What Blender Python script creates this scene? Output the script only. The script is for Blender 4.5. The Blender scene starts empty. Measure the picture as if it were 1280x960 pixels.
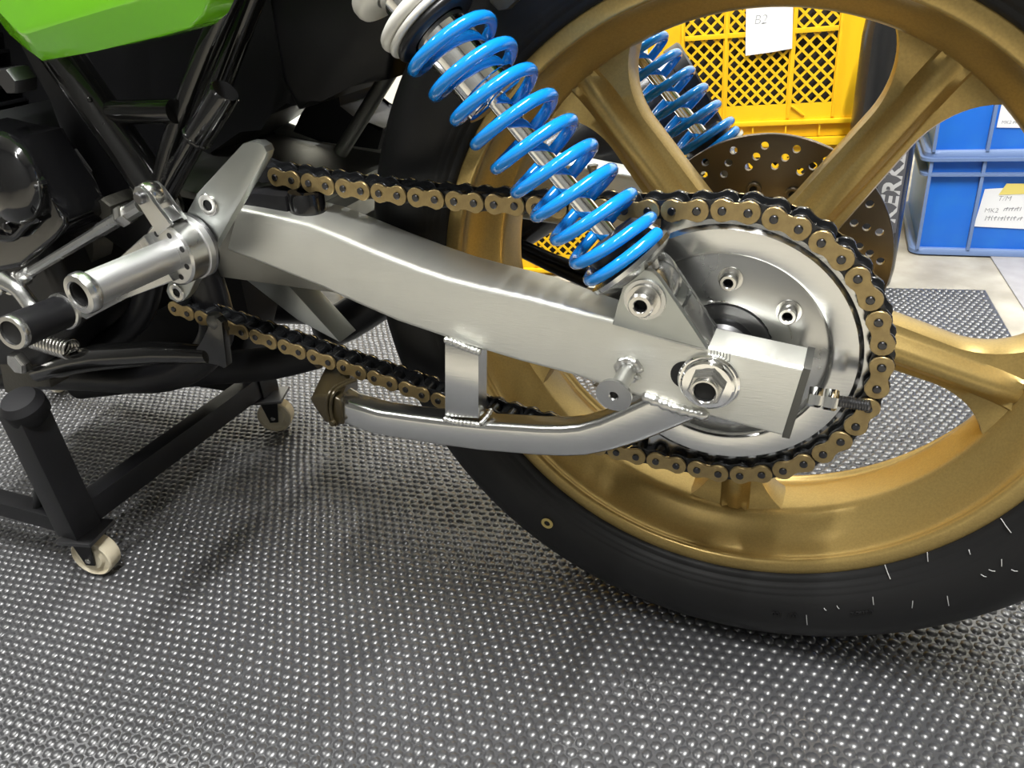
import bpy, bmesh, math, random
import numpy as np
from mathutils import Vector, Matrix
random.seed(7); rng = np.random.default_rng(7)
PI = math.pi
SC = bpy.context.scene
COL = SC.collection

# ------------------------------------------------------------------ camera, world, exposure
CAM = Vector((0.078876, -0.601105, 0.577594))
RIGHT = Vector((0.912846, 0.396688, -0.096697))
DOWN = Vector((0.116174, -0.479379, -0.869885))
FWD = Vector((-0.391428, 0.782837, -0.483684))
FPX = 960.0
cd = bpy.data.cameras.new('camera'); cam = bpy.data.objects.new('camera', cd); COL.objects.link(cam)
cd.sensor_width = 36.0; cd.lens = 36.0 * FPX / 1280.0; cd.clip_start = 0.01; cd.clip_end = 50
mw = Matrix((( RIGHT.x, -DOWN.x, -FWD.x, CAM.x), (RIGHT.y, -DOWN.y, -FWD.y, CAM.y), (RIGHT.z, -DOWN.z, -FWD.z, CAM.z), (0, 0, 0, 1)))
cam.matrix_world = mw
SC.camera = cam
w = bpy.data.worlds.new('room_air'); SC.world = w; w.use_nodes = True
w.node_tree.nodes['Background'].inputs[0].default_value = (0.8, 0.9, 1.0, 1); w.node_tree.nodes['Background'].inputs[1].default_value = 0.05
SC.view_settings.view_transform = 'Standard'; SC.view_settings.look = 'None'
SC.view_settings.exposure = 0.0; SC.view_settings.gamma = 1.0; SC.view_settings.use_curve_mapping = False
LAMP_POWER = 62.0
LAMPS = [(0.35, -0.62, 2.0, 'above the rear wheel'), (-1.9, -0.35, 0.8, 'near the left wall'), (-2.2, 0.75, 0.8, 'in the corner of the left and back walls'),
         (0.75, 0.95, 0.9, 'above the blue crates'), (-0.7, 0.95, 0.9, 'above the yellow crates'), (0.1, -1.95, 0.35, 'close to the front wall')]   # ceiling tubes: x, y, relative brightness, where

def P(u, v, x=None, y=None, z=None):
    """photo pixel -> point of the place on the plane x=, y= or z="""
    d = RIGHT * ((u - 640) / FPX) + DOWN * ((v - 480) / FPX) + FWD
    if x is not None: s = (x - CAM.x) / d.x
    elif y is not None: s = (y - CAM.y) / d.y
    else: s = (z - CAM.z) / d.z
    return CAM + d * s
def XZ(pts, y): return [(q.x, q.z) for q in (P(u, v, y=y) for u, v in pts)]

# ------------------------------------------------------------------ materials
MATS = {}
def nmat(name, base, rough=0.5, metal=0.0, coat=0.0, noise=None, bump=None, spec=0.5, brushed=None, emis=None, trans=0.0):
    m = bpy.data.materials.new(name); m.use_nodes = True
    nt = m.node_tree; b = nt.nodes['Principled BSDF']
    b.inputs['Base Color'].default_value = (*base, 1); b.inputs['Roughness'].default_value = rough
    b.inputs['Metallic'].default_value = metal; b.inputs['Coat Weight'].default_value = coat
    b.inputs['Coat Roughness'].default_value = 0.06; b.inputs['Specular IOR Level'].default_value = spec
    tc = nt.nodes.new('ShaderNodeTexCoord')
    if noise:      # (scale, second colour, low, high, roughness spread)
        sc, c2, lo, hi, rs = noise
        n = nt.nodes.new('ShaderNodeTexNoise'); n.inputs['Scale'].default_value = sc; n.inputs['Detail'].default_value = 6
        nt.links.new(tc.outputs['Object'], n.inputs['Vector'])
        cr = nt.nodes.new('ShaderNodeValToRGB'); cr.color_ramp.elements[0].position = lo; cr.color_ramp.elements[1].position = hi
        cr.color_ramp.elements[0].color = (*base, 1); cr.color_ramp.elements[1].color = (*c2, 1)
        nt.links.new(n.outputs['Fac'], cr.inputs['Fac']); nt.links.new(cr.outputs['Color'], b.inputs['Base Color'])
        if rs:
            mr = nt.nodes.new('ShaderNodeMapRange'); mr.inputs['To Min'].default_value = rough - rs; mr.inputs['To Max'].default_value = rough + rs
            nt.links.new(n.outputs['Fac'], mr.inputs['Value']); nt.links.new(mr.outputs['Result'], b.inputs['Roughness'])
    if bump:       # (scale, strength, distance, stretch vector or None)
        sc, st, di, stretch = bump
        n2 = nt.nodes.new('ShaderNodeTexNoise'); n2.inputs['Scale'].default_value = sc; n2.inputs['Detail'].default_value = 4
        mp = nt.nodes.new('ShaderNodeMapping')
        if stretch: mp.inputs['Scale'].default_value = stretch[:3]
        if stretch and len(stretch) > 3: mp.inputs['Rotation'].default_value = (0, stretch[3], 0)
        nt.links.new(tc.outputs['Object'], mp.inputs['Vector']); nt.links.new(mp.outputs['Vector'], n2.inputs['Vector'])
        bp = nt.nodes.new('ShaderNodeBump'); bp.inputs['Strength'].default_value = st; bp.inputs['Distance'].default_value = di
        nt.links.new(n2.outputs['Fac'], bp.inputs['Height']); nt.links.new(bp.outputs['Normal'], b.inputs['Normal'])
    if emis:
        b.inputs['Emission Color'].default_value = (*emis[:3], 1); b.inputs['Emission Strength'].default_value = emis[3]
    MATS[name] = m; return m

nmat('alu_brushed', (0.82, 0.82, 0.765), 0.45, 0.92, noise=(14, (0.75, 0.75, 0.695), 0.35, 0.7, 0.05), bump=(90, 0.34, 0.0006, (1, 1, 16, 0.22)))
nmat('alu_polished', (0.66, 0.665, 0.66), 0.21, 1.0, bump=(60, 0.08, 0.0005, (1, 1, 8)))
nmat('alu_turned', (0.60, 0.605, 0.60), 0.27, 1.0, noise=(9, (0.55, 0.55, 0.54), 0.4, 0.7, 0.04))
nmat('alu_plate', (0.50, 0.52, 0.50), 0.36, 1.0, noise=(20, (0.45, 0.47, 0.45), 0.35, 0.7, 0.05))
nmat('alu_bead', (0.70, 0.70, 0.68), 0.3, 1.0, bump=(300, 0.35, 0.001, None))
nmat('alu_dull', (0.30, 0.30, 0.28), 0.45, 1.0, bump=(120, 0.2, 0.0006, None))
nmat('chrome', (0.86, 0.86, 0.85), 0.06, 1.0)
nmat('steel', (0.62, 0.61, 0.58), 0.22, 1.0)
nmat('steel_dark', (0.16, 0.16, 0.165), 0.32, 1.0)
nmat('cast_dark', (0.12, 0.115, 0.10), 0.5, 1.0, bump=(200, 0.4, 0.001, None))
nmat('cast_grey', (0.15, 0.15, 0.14), 0.5, 1.0, bump=(200, 0.4, 0.001, None))
nmat('knurled', (0.66, 0.66, 0.66), 0.42, 1.0)
nmat('gold_paint', (0.43, 0.305, 0.106), 0.32, 0.64, noise=(600, (0.36, 0.255, 0.09), 0.35, 0.7, 0.03), bump=(160, 0.12, 0.0006, None))
nmat('chain_gold', (0.36, 0.270, 0.125), 0.38, 0.8, noise=(300, (0.30, 0.22, 0.105), 0.35, 0.7, 0.05))
nmat('chain_black', (0.022, 0.023, 0.025), 0.26, 0.4)
nmat('pin_steel', (0.075, 0.075, 0.08), 0.28, 1.0)
nmat('tyre_rubber', (0.0075, 0.0075, 0.0078), 0.5, 0.0, spec=0.3, bump=(700, 0.12, 0.0005, None))
nmat('spring_blue', (0.006, 0.225, 0.68), 0.10, 0.0, coat=0.5)
nmat('white_plastic', (0.68, 0.67, 0.62), 0.3, 0.0, coat=0.4)
nmat('black_gloss', (0.005, 0.005, 0.0055), 0.12, 0.0, coat=0.4)
nmat('black_satin', (0.007, 0.007, 0.008), 0.36, spec=0.35)
nmat('black_matte', (0.009, 0.009, 0.0105), 0.6, spec=0.3)
nmat('frame_black', (0.006, 0.006, 0.006), 0.16, 0.0, coat=0.3, bump=(120, 0.15, 0.0008, None))
nmat('green_paint', (0.19, 0.62, 0.015), 0.16, 0.0, coat=0.9)
nmat('yellow_plastic', (0.80, 0.475, 0.008), 0.42, 0.0, noise=(30, (0.70, 0.40, 0.008), 0.55, 0.85, 0.05))
nmat('blue_plastic', (0.008, 0.14, 0.62), 0.42, 0.0, noise=(25, (0.015, 0.17, 0.62), 0.45, 0.8, 0.05))
nmat('blue_edge', (0.13, 0.20, 0.38), 0.5)
nmat('paper', (0.75, 0.75, 0.76), 0.8)
nmat('tape', (0.72, 0.60, 0.16), 0.5)
nmat('ink', (0.19, 0.19, 0.21), 0.8)
nmat('mat_rubber', (0.034, 0.0345, 0.037), 0.35, 0.0, noise=(5, (0.048, 0.0485, 0.052), 0.35, 0.7, 0.06), spec=1.0)
nmat('concrete', (0.25, 0.228, 0.185), 0.55, noise=(16, (0.37, 0.345, 0.29), 0.35, 0.68, 0.0), bump=(60, 0.2, 0.001, None))
nmat('grey_sheet', (0.25, 0.24, 0.24), 0.5, noise=(40, (0.29, 0.28, 0.28), 0.35, 0.7, 0.0))
nmat('wall_paint', (0.66, 0.64, 0.56), 0.8, noise=(3, (0.62, 0.60, 0.52), 0.35, 0.7, 0.0))
nmat('wall_dark', (0.13, 0.13, 0.125), 0.7, noise=(3, (0.10, 0.10, 0.10), 0.35, 0.7, 0.0))
nmat('ceiling_paint', (0.50, 0.50, 0.49), 0.8, noise=(3, (0.46, 0.46, 0.45), 0.35, 0.7, 0.0))
nmat('caster_nylon', (0.62, 0.56, 0.42), 0.45, noise=(60, (0.48, 0.42, 0.29), 0.45, 0.75, 0.05))
nmat('guide_rubber', (0.042, 0.032, 0.015), 0.33, 0.35)
nmat('crate_shade', (0.03, 0.026, 0.022), 0.7)  # stands in for the shade inside the crates
nmat('tube_light', (0.9, 0.9, 0.9), 0.5, emis=(1.0, 0.98, 0.92, 12.0))
nmat('disc_steel', (0.13, 0.108, 0.084), 0.32, 1.0, bump=(40, 0.1, 0.0005, (1, 8, 1)))
nmat('hole_shade', (0.004, 0.004, 0.004), 0.7)  # near-black paints the shade inside bores, sockets and slots
nmat('yellow_mark', (0.45, 0.35, 0.12), 0.6)
nmat('plate_grey', (0.62, 0.62, 0.62), 0.4, 0.6)
nmat('plate_dark', (0.11, 0.11, 0.12), 0.4, 0.5)
nmat('muffler_black', (0.02, 0.02, 0.021), 0.24, 0.3)
nmat('pad_seat', (0.012, 0.012, 0.013), 0.6)

# ------------------------------------------------------------------ mesh helpers
def obj(name, bm, mats, parent=None, sharp=35, loc=None):
    me = bpy.data.meshes.new(name)
    bmesh.ops.recalc_face_normals(bm, faces=bm.faces[:])
    bm.to_mesh(me); bm.free()
    if isinstance(mats, str): mats = [mats]
    for k in mats: me.materials.append(MATS[k])
    me.polygons.foreach_set('use_smooth', [True] * len(me.polygons))
    me.set_sharp_from_angle(angle=math.radians(sharp))
    o = bpy.data.objects.new(name, me); COL.objects.link(o)
    if parent: o.parent = parent
    if loc is not None: o.location = loc
    return o
def share(src, parent, M=None):
    o = src.copy(); COL.objects.link(o); o.parent = parent
    if M is not None: o.matrix_local = M
    return o
def thing(name, label, cat, loc=(0, 0, 0), rz=0.0, group=None):
    o = bpy.data.objects.new(name, None); COL.objects.link(o); o.empty_display_size = 0.05
    o.location = loc; o.rotation_euler = (0, 0, rz); tag(o, label, cat, group); return o
def tag(o, label, cat, group=None):
    o['label'] = label; o['category'] = cat
    if group: o['group'] = group
    return o
def struct(o, label=None):
    o['kind'] = 'structure'
    if label: o['label'] = label
    return o
def box(bm, x0, x1, y0, y1, z0, z1, bev=0.0, M=None, mi=0):
    vs = [bm.verts.new((x, y, z)) for x in (x0, x1) for y in (y0, y1) for z in (z0, z1)]
    fs = [bm.faces.new([vs[i] for i in q]) for q in ((0, 1, 3, 2), (4, 6, 7, 5), (0, 4, 5, 1), (2, 3, 7, 6), (0, 2, 6, 4), (1, 5, 7, 3))]
    for fc in fs: fc.material_index = mi
    if M is not None: bmesh.ops.transform(bm, matrix=M, verts=vs)
    if bev:
        es = list({e for fc in fs for e in fc.edges})
        bmesh.ops.bevel(bm, geom=es, offset=bev, segments=2, profile=0.7, affect='EDGES')
def prism(bm, poly, y0, y1, bev=0.0, M=None, mi=0, seg=2):
    """polygon in (x,z) pushed from y0 to y1"""
    a = [bm.verts.new((x, y0, z)) for x, z in poly]; b = [bm.verts.new((x, y1, z)) for x, z in poly]
    n = len(poly); fs = [bm.faces.new(a), bm.faces.new(b[::-1])]
    for i in range(n): fs.append(bm.faces.new((a[i], b[i], b[(i + 1) % n], a[(i + 1) % n])))
    for fc in fs: fc.material_index = mi
    if M is not None: bmesh.ops.transform(bm, matrix=M, verts=a + b)
    if bev:
        es = list({e for fc in fs[:2] for e in fc.edges})
        bmesh.ops.bevel(bm, geom=es, offset=bev, segments=seg, profile=0.7, affect='EDGES')
def frame_of(d):
    d = Vector(d).normalized()
    u = Vector((0, 0, 1)) if abs(d.z) < 0.9 else Vector((1, 0, 0))
    a = d.cross(u).normalized(); b = d.cross(a).normalized()
    return a, b, d
def lathe(bm, prof, o=(0, 0, 0), d=(0, 1, 0), seg=32, mi=0, closed=False):
    """profile of (radius, distance along d) turned about d through o"""
    a, b, d = frame_of(d); o = Vector(o); rings = []
    for r, h in prof:
        if r < 1e-6: rings.append([bm.verts.new(o + d * h)])
        else: rings.append([bm.verts.new(o + d * h + a * (r * math.cos(2 * PI * k / seg)) + b * (r * math.sin(2 * PI * k / seg))) for k in range(seg)])
    pairs = list(zip(rings[:-1], rings[1:]))
    if closed: pairs.append((rings[-1], rings[0]))
    for A, B in pairs:
        for k in range(seg):
            k2 = (k + 1) % seg
            if len(A) == 1 and len(B) == 1: continue
            if len(A) == 1: fc = bm.faces.new((A[0], B[k], B[k2]))
            elif len(B) == 1: fc = bm.faces.new((A[k], B[0], A[k2]))
            else: fc = bm.faces.new((A[k], B[k], B[k2], A[k2]))
            fc.material_index = mi
def cyl(bm, p0, p1, r, r1=None, seg=24, ch=0.0, mi=0, hole=0.0, hd=0.01):
    p0 = Vector(p0); p1 = Vector(p1); L = (p1 - p0).length; r1 = r if r1 is None else r1
    c = min(ch, L * 0.4)
    prof = [(0, 0), (r - c, 0), (r, c), (r1, L - c), (r1 - c, L)]
    if hole: prof += [(hole, L), (hole, L - hd), (0, L - hd)]
    else: prof += [(0, L)]
    if c == 0: prof = [q for i, q in enumerate(prof) if i not in (1, 4)] if not hole else [(0, 0), (r, 0), (r1, L), (hole, L), (hole, L - hd), (0, L - hd)]
    lathe(bm, prof, p0, p1 - p0, seg, mi)
def tube(bm, pts, r, seg=12, mi=0, caps=True, flat=None):
    """sweep a circle (or ellipse with flat=(vector, ratio)) along points; r a number or one per point"""
    pts = [Vector(p) for p in pts]; n = len(pts); rr = r if isinstance(r, (list, tuple)) else [r] * n
    tans = [(pts[min(i + 1, n - 1)] - pts[max(i - 1, 0)]).normalized() for i in range(n)]
    a, b, _ = frame_of(tans[0]); rings = []
    for i in range(n):
        t = tans[i]; a = (a - t * a.dot(t)).normalized(); b = t.cross(a)
        rings.append([bm.verts.new(pts[i] + a * (rr[i] * math.cos(2 * PI * k / seg)) + b * (rr[i] * math.sin(2 * PI * k / seg))) for k in range(seg)])
    for A, B in zip(rings[:-1], rings[1:]):
        for k in range(seg):
            fc = bm.faces.new((A[k], A[(k + 1) % seg], B[(k + 1) % seg], B[k])); fc.material_index = mi
    if caps:
        for R in (rings[0][::-1], rings[-1]): bm.faces.new(R).material_index = mi
def smooth(pts, n=6):
    """Catmull-Rom through points"""
    pts = [Vector(p) for p in pts]; out = []
    for i in range(len(pts) - 1):
        p0 = pts[max(i - 1, 0)]; p1 = pts[i]; p2 = pts[i + 1]; p3 = pts[min(i + 2, len(pts) - 1)]
        for k in range(n):
            t = k / n
            out.append(0.5 * (2 * p1 + (p2 - p0) * t + (2 * p0 - 5 * p1 + 4 * p2 - p3) * t * t + (3 * p1 - p0 - 3 * p2 + p3) * t ** 3))
    out.append(pts[-1]); return out
def rrect(w, h, r, n=4):
    pts = []
    for cx, cy, a0 in ((w - r, h - r, 0), (-w + r, h - r, 90), (-w + r, -h + r, 180), (w - r, -h + r, 270)):
        for k in range(n + 1):
            a = math.radians(a0 + 90 * k / n); pts.append((cx + r * math.cos(a), cy + r * math.sin(a)))
    return pts
def beam(bm, secs, cr=0.008, n=4, caps=True):
    """secs: (outer-top point, outer-bottom point, inner y at top/bottom) -> rounded box section skinned along the beam"""
    rings = []
    for T, B, yi, *rc in secs:
        cr = rc[0] if rc else cr
        T = Vector(T); B = Vector(B); h = (T - B).length / 2; wd = (yi - T.y) / 2
        c = (T + B) / 2 + Vector((0, wd, 0)); up = (T - B).normalized(); c.y = (T.y + B.y) / 2 + wd
        r = min(cr, h * 0.9, wd * 0.9)
        rings.append([bm.verts.new(c + Vector((0, q[0], 0)) + up * q[1]) for q in rrect(wd, h, r, n)])
    for A, B in zip(rings[:-1], rings[1:]):
        m = len(A)
        for k in range(m): bm.faces.new((A[k], A[(k + 1) % m], B[(k + 1) % m], B[k]))
    if caps: bm.faces.new(rings[0][::-1]); bm.faces.new(rings[-1])
def hexbar(bm, p0, p1, r, mi=0, rot=0.0, hole=0.0, hd=0.006):
    a, b, d = frame_of(Vector(p1) - Vector(p0)); L = (Vector(p1) - Vector(p0)).length; p0 = Vector(p0)
    def ring(rad, h, s=6): return [bm.verts.new(p0 + d * h + a * (rad * math.cos(rot + 2 * PI * k / s)) + b * (rad * math.sin(rot + 2 * PI * k / s))) for k in range(s)]
    prof = [(r * 0.93, 0), (r, L * 0.12), (r, L * 0.85), (r * 0.9, L)]
    if hole: prof += [(hole, L), (hole, L - hd)]
    R = [ring(*q) for q in prof]
    bm.faces.new(R[0][::-1]).material_index = mi
    for A, B in zip(R[:-1], R[1:]):
        for k in range(6): bm.faces.new((A[k], A[(k + 1) % 6], B[(k + 1) % 6], B[k])).material_index = mi
    bm.faces.new(R[-1]).material_index = mi
def socket_bolt(bm, o, d, r, h, mi=0, mh=1, flat=False):
    """cap head with a hexagon socket: o is the seat, d points out"""
    o = Vector(o); d = Vector(d).normalized(); hs = r * 0.50
    if flat: lathe(bm, [(0, 0), (r, 0), (r, h * 0.6), (r * 0.94, h), (hs * 1.1, h), (hs, h * 0.9)], o, d, 24, mi)
    else: lathe(bm, [(0, 0), (r, 0), (r, h * 0.85), (r * 0.86, h), (hs * 1.15, h), (hs, h * 0.93)], o, d, 24, mi)
    a, b, d = frame_of(d)
    R = [[bm.verts.new(o + d * z + a * (hs * math.cos(PI / 3 * k)) + b * (hs * math.sin(PI / 3 * k))) for k in range(6)] for z in (h * 0.93, h * 0.3)]
    for k in range(6): bm.faces.new((R[0][k], R[1][k], R[1][(k + 1) % 6], R[0][(k + 1) % 6])).material_index = mh
    bm.faces.new(R[1]).material_index = mh
def weld(name, pts, r, parent, step=0.0035, mat='alu_bead'):
    """a row of overlapping weld scales"""
    pts = smooth(pts, 8); L = [0]
    for p, q in zip(pts[:-1], pts[1:]): L.append(L[-1] + (q - p).length)
    n = max(6, int(L[-1] / (step / 4))); P2 = []; R2 = []
    for i in range(n + 1):
        s = L[-1] * i / n; k = 0
        while k < len(L) - 2 and L[k + 1] < s: k += 1
        t = (s - L[k]) / max(L[k + 1] - L[k], 1e-9); P2.append(pts[k].lerp(pts[k + 1], t))
        ph = (s / step) % 1.0; R2.append(r * (0.78 + 0.32 * math.sin(PI * ph)) * (0.9 + 0.2 * random.random()))
    R2[0] *= 0.5; R2[-1] *= 0.5
    bm = bmesh.new(); tube(bm, P2, R2, 8)
    return obj(name, bm, mat, parent, 60)
def text_mesh(name, s, size, o, xd, up, mat, parent, depth=0.0003, bold=0.0, shear=0.0):
    cu = bpy.data.curves.new(name, 'FONT'); cu.body = s; cu.size = size; cu.extrude = depth; cu.offset = bold; cu.resolution_u = 3; cu.shear = shear
    t = bpy.data.objects.new(name, cu); COL.objects.link(t)
    me = bpy.data.meshes.new_from_object(t.evaluated_get(bpy.context.evaluated_depsgraph_get()))
    bpy.data.objects.remove(t); bpy.data.curves.remove(cu)
    xd = Vector(xd).normalized(); up = Vector(up); up = (up - xd * up.dot(xd)).normalized(); nz = xd.cross(up)
    M = Matrix(((xd.x, up.x, nz.x, o[0]), (xd.y, up.y, nz.y, o[1]), (xd.z, up.z, nz.z, o[2]), (0, 0, 0, 1)))
    me.transform(M); me.name = name; me.materials.clear(); me.materials.append(MATS[mat])
    ob = bpy.data.objects.new(name, me); COL.objects.link(ob); ob.parent = parent; return ob

# ------------------------------------------------------------------ the room
H = 0.325                                    # height of the rear axle
MATZ = 0.0                                   # tops of the mat sheet
RX0, RX1, RY0, RY1, RZ = -3.2, 3.0, -2.6, 1.75, 2.55
bm = bmesh.new(); box(bm, RX0, RX1, RY0, RY1, -0.10, -0.0085); struct(obj('floor', bm, 'concrete'), 'pale worn concrete floor')
for nm, a in (('wall_back', (RX0, RX1, RY1, RY1 + 0.1, -0.1, RZ)), ('wall_front', (RX0, RX1, RY0 - 0.1, RY0, -0.1, RZ)),
              ('wall_left', (RX0 - 0.1, RX0, RY0, RY1, -0.1, RZ)), ('wall_right', (RX1, RX1 + 0.1, RY0, RY1, -0.1, RZ))):
    bm = bmesh.new(); box(bm, *a); struct(obj(nm, bm, 'wall_paint' if nm == 'wall_back' else 'wall_dark'), 'cream painted workshop wall' if nm == 'wall_back' else 'dark grey workshop wall')
bm = bmesh.new(); box(bm, RX0, RX1, RY0, RY1, RZ, RZ + 0.1); struct(obj('ceiling', bm, 'ceiling_paint'), 'pale workshop ceiling')

# ceiling lamps: housing, two tubes each, and the light they give
for i, (lx, ly, lp_, lw_) in enumerate(LAMPS):
    t = thing('ceiling_light', 'long twin-tube ceiling light ' + lw_, 'light', (lx, ly, RZ - 0.07), 0.0, 'ceiling tube lights')
    if i == 0:
        bm = bmesh.new(); box(bm, -0.07, 0.07, -0.62, 0.62, 0.0, 0.07, 0.004); lamp_h = obj('housing', bm, 'white_plastic', t)
        bm = bmesh.new(); tube(bm, [(0, -0.6, 0), (0, 0.6, 0)], 0.014, 12); lamp_t = obj('light_tube', bm, 'tube_light', t, loc=(-0.045, 0, -0.018))
        tb = share(lamp_t, t); tb.location = (0.045, 0, -0.018)
    else:
        share(lamp_h, t)
        for yy in (-0.045, 0.045): tb = share(lamp_t, t); tb.location = (yy, 0, -0.018)
    ld = bpy.data.lights.new('tube_glow', 'AREA'); ld.shape = 'RECTANGLE'; ld.size = 0.07; ld.size_y = 1.2; ld.energy = LAMP_POWER * lp_; ld.color = (1.0, 0.995, 0.975)
    lo = bpy.data.objects.new('tube_glow', ld); COL.objects.link(lo); lo.parent = t; lo.location = (0, 0, -0.036)

# ------------------------------------------------------------------ dimpled rubber mat
MA = math.atan2(0.118, 0.993)                # the mat and the crates stand a little askew to the bike
ux = Vector((math.cos(MA), math.sin(MA), 0)); uy = Vector((-math.sin(MA), math.cos(MA), 0))
corner = P(1232, 361, z=0.0)                 # far right corner of the mat
mat_t = thing('rubber_mat', 'dark grey dimpled rubber floor mat under the motorcycle', 'mat', (corner.x, corner.y, -0.0022), MA)
ML, MD = 2.1, 1.50
bm = bmesh.new(); box(bm, -ML, 0, -MD, 0, -0.006, 0.0, 0.0008); obj('mat_sheet', bm, 'mat_rubber', mat_t)
pit = 0.0110
def dimples():
    xs = []; ny = int((MD - 0.01) / (pit * 0.866)); nx = int((ML - 0.01) / pit)
    jj, ii = np.meshgrid(np.arange(ny), np.arange(nx), indexing='ij')
    X = -0.006 - (ii + 0.5 * (jj % 2)) * pit; Y = -0.006 - jj * pit * 0.866
    c, s = math.cos(0.5), math.sin(0.5)
    X = X.ravel(); Y = Y.ravel()
    X += 0.0011 * np.sin(Y * 31) + 0.0009 * np.sin(X * 47 + Y * 23) + rng.normal(0, 0.00035, X.size); Y += 0.001 * np.sin(X * 27) + rng.normal(0, 0.00035, X.size)
    n = X.size
    ns = 8; A = 2 * PI * np.arange(ns) / ns
    rad = 0.0054 * rng.uniform(0.9, 1.1, n); hh = 0.0021 * rng.uniform(0.75, 1.2, n); el = rng.uniform(0, PI, n); ee = rng.uniform(0.92, 1.08, n)
    V = np.zeros((n, ns * 3 + 1, 3))
    for q, (fr, fz) in enumerate(((1.0, 0.0), (0.80, 0.52), (0.42, 0.90))):
        V[:, q * ns:(q + 1) * ns, 0] = X[:, None] + rad[:, None] * fr * np.cos(A) * ee[:, None]; V[:, q * ns:(q + 1) * ns, 1] = Y[:, None] + rad[:, None] * fr * np.sin(A) / ee[:, None]
        V[:, q * ns:(q + 1) * ns, 2] = hh[:, None] * fz - (0.0002 if q == 0 else 0)
    V[:, -1, 0] = X; V[:, -1, 1] = Y; V[:, -1, 2] = hh
    quads = []; tris = []
    for q in range(2):
        for k in range(ns): quads.append((q * ns + k, q * ns + (k + 1) % ns, (q + 1) * ns + (k + 1) % ns, (q + 1) * ns + k))
    for k in range(ns): tris.append((2 * ns + k, 2 * ns + (k + 1) % ns, 3 * ns))
    base = (np.arange(n) * (3 * ns + 1))[:, None, None]
    Q = (np.array(quads)[None] + base).reshape(-1, 4); T = (np.array(tris)[None] + base).reshape(-1, 3)
    me = bpy.data.meshes.new('dimples'); me.vertices.add(V.shape[0] * V.shape[1]); me.vertices.foreach_set('co', V.reshape(-1))
    nl = Q.size + T.size; me.loops.add(nl); me.loops.foreach_set('vertex_index', np.concatenate([Q.ravel(), T.ravel()]).astype(np.int32))
    me.polygons.add(len(Q) + len(T)); st = np.concatenate([np.arange(len(Q)) * 4, Q.size + np.arange(len(T)) * 3]).astype(np.int32)
    me.polygons.foreach_set('loop_start', st); me.polygons.foreach_set('use_smooth', np.ones(len(Q) + len(T), dtype=bool))
    me.update(calc_edges=True); me.validate(); me.materials.append(MATS['mat_rubber'])
    o = bpy.data.objects.new('dimples', me); COL.objects.link(o); o.parent = mat_t; o['kind'] = 'stuff'
dimples()
# smooth grey sheet lying on the concrete beyond the mat
s0 = P(1240, 322, z=-0.004)
gs = thing('floor_sheet', 'smooth grey floor sheet beside the dimpled mat under the blue crates', 'floor sheet', (s0.x, s0.y, -0.0085), MA)
bm = bmesh.new(); box(bm, 0.0, 0.9, -1.3, 0.08, 0.0, 0.003, 0.0005); obj('sheet', bm, 'grey_sheet', gs)

# ------------------------------------------------------------------ the motorcycle
bike = thing('motorcycle', 'stripped black motorcycle with gold five-spoke wheel and green bodywork on the mat', 'motorcycle', (0, 0, 0))

# --- wheel
def circ_lathe(name, prof, mat, parent, seg=128, sharp=30):
    bm = bmesh.new(); lathe(bm, [(r, y) for y, r in prof], (0, 0, H), (0, 1, 0), seg, closed=True); return obj(name, bm, mat, parent, sharp)
_hp = [(0.0655, 0.2405), (0.0662, 0.2390), (0.0662, 0.2300), (0.0655, 0.2284), (0.0640, 0.2275), (0.0615, 0.2272), (0.0592, 0.2284), (0.0560, 0.2290), (0.0500, 0.2276), (0.0420, 0.2240), (0.0350, 0.2195), (0.0290, 0.2140), (0.0245, 0.2098), (0.0215, 0.2080), (0.0150, 0.2072)]
rim_prof = [(-y, r) for y, r in _hp] + [(0.0, 0.2070)] + _hp[::-1] + [(0.060, 0.2405), (0.056, 0.236), (0.030, 0.230), (0.0, 0.226), (-0.030, 0.230), (-0.056, 0.236), (-0.060, 0.2405)]
rim = circ_lathe('wheel_rim', rim_prof, 'gold_paint', bike, 160, 50)
rim['label'] = 'gold painted cast wheel rim'
bm = bmesh.new(); lathe(bm, [(0.022, -0.060), (0.040, -0.060), (0.044, -0.055), (0.046, -0.030), (0.052, -0.022), (0.052, 0.022), (0.046, 0.030), (0.044, 0.055), (0.040, 0.062), (0.022, 0.062)], (0, 0, H), (0, 1, 0), 64, closed=True)
obj('hub', bm, 'gold_paint', rim)
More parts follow.
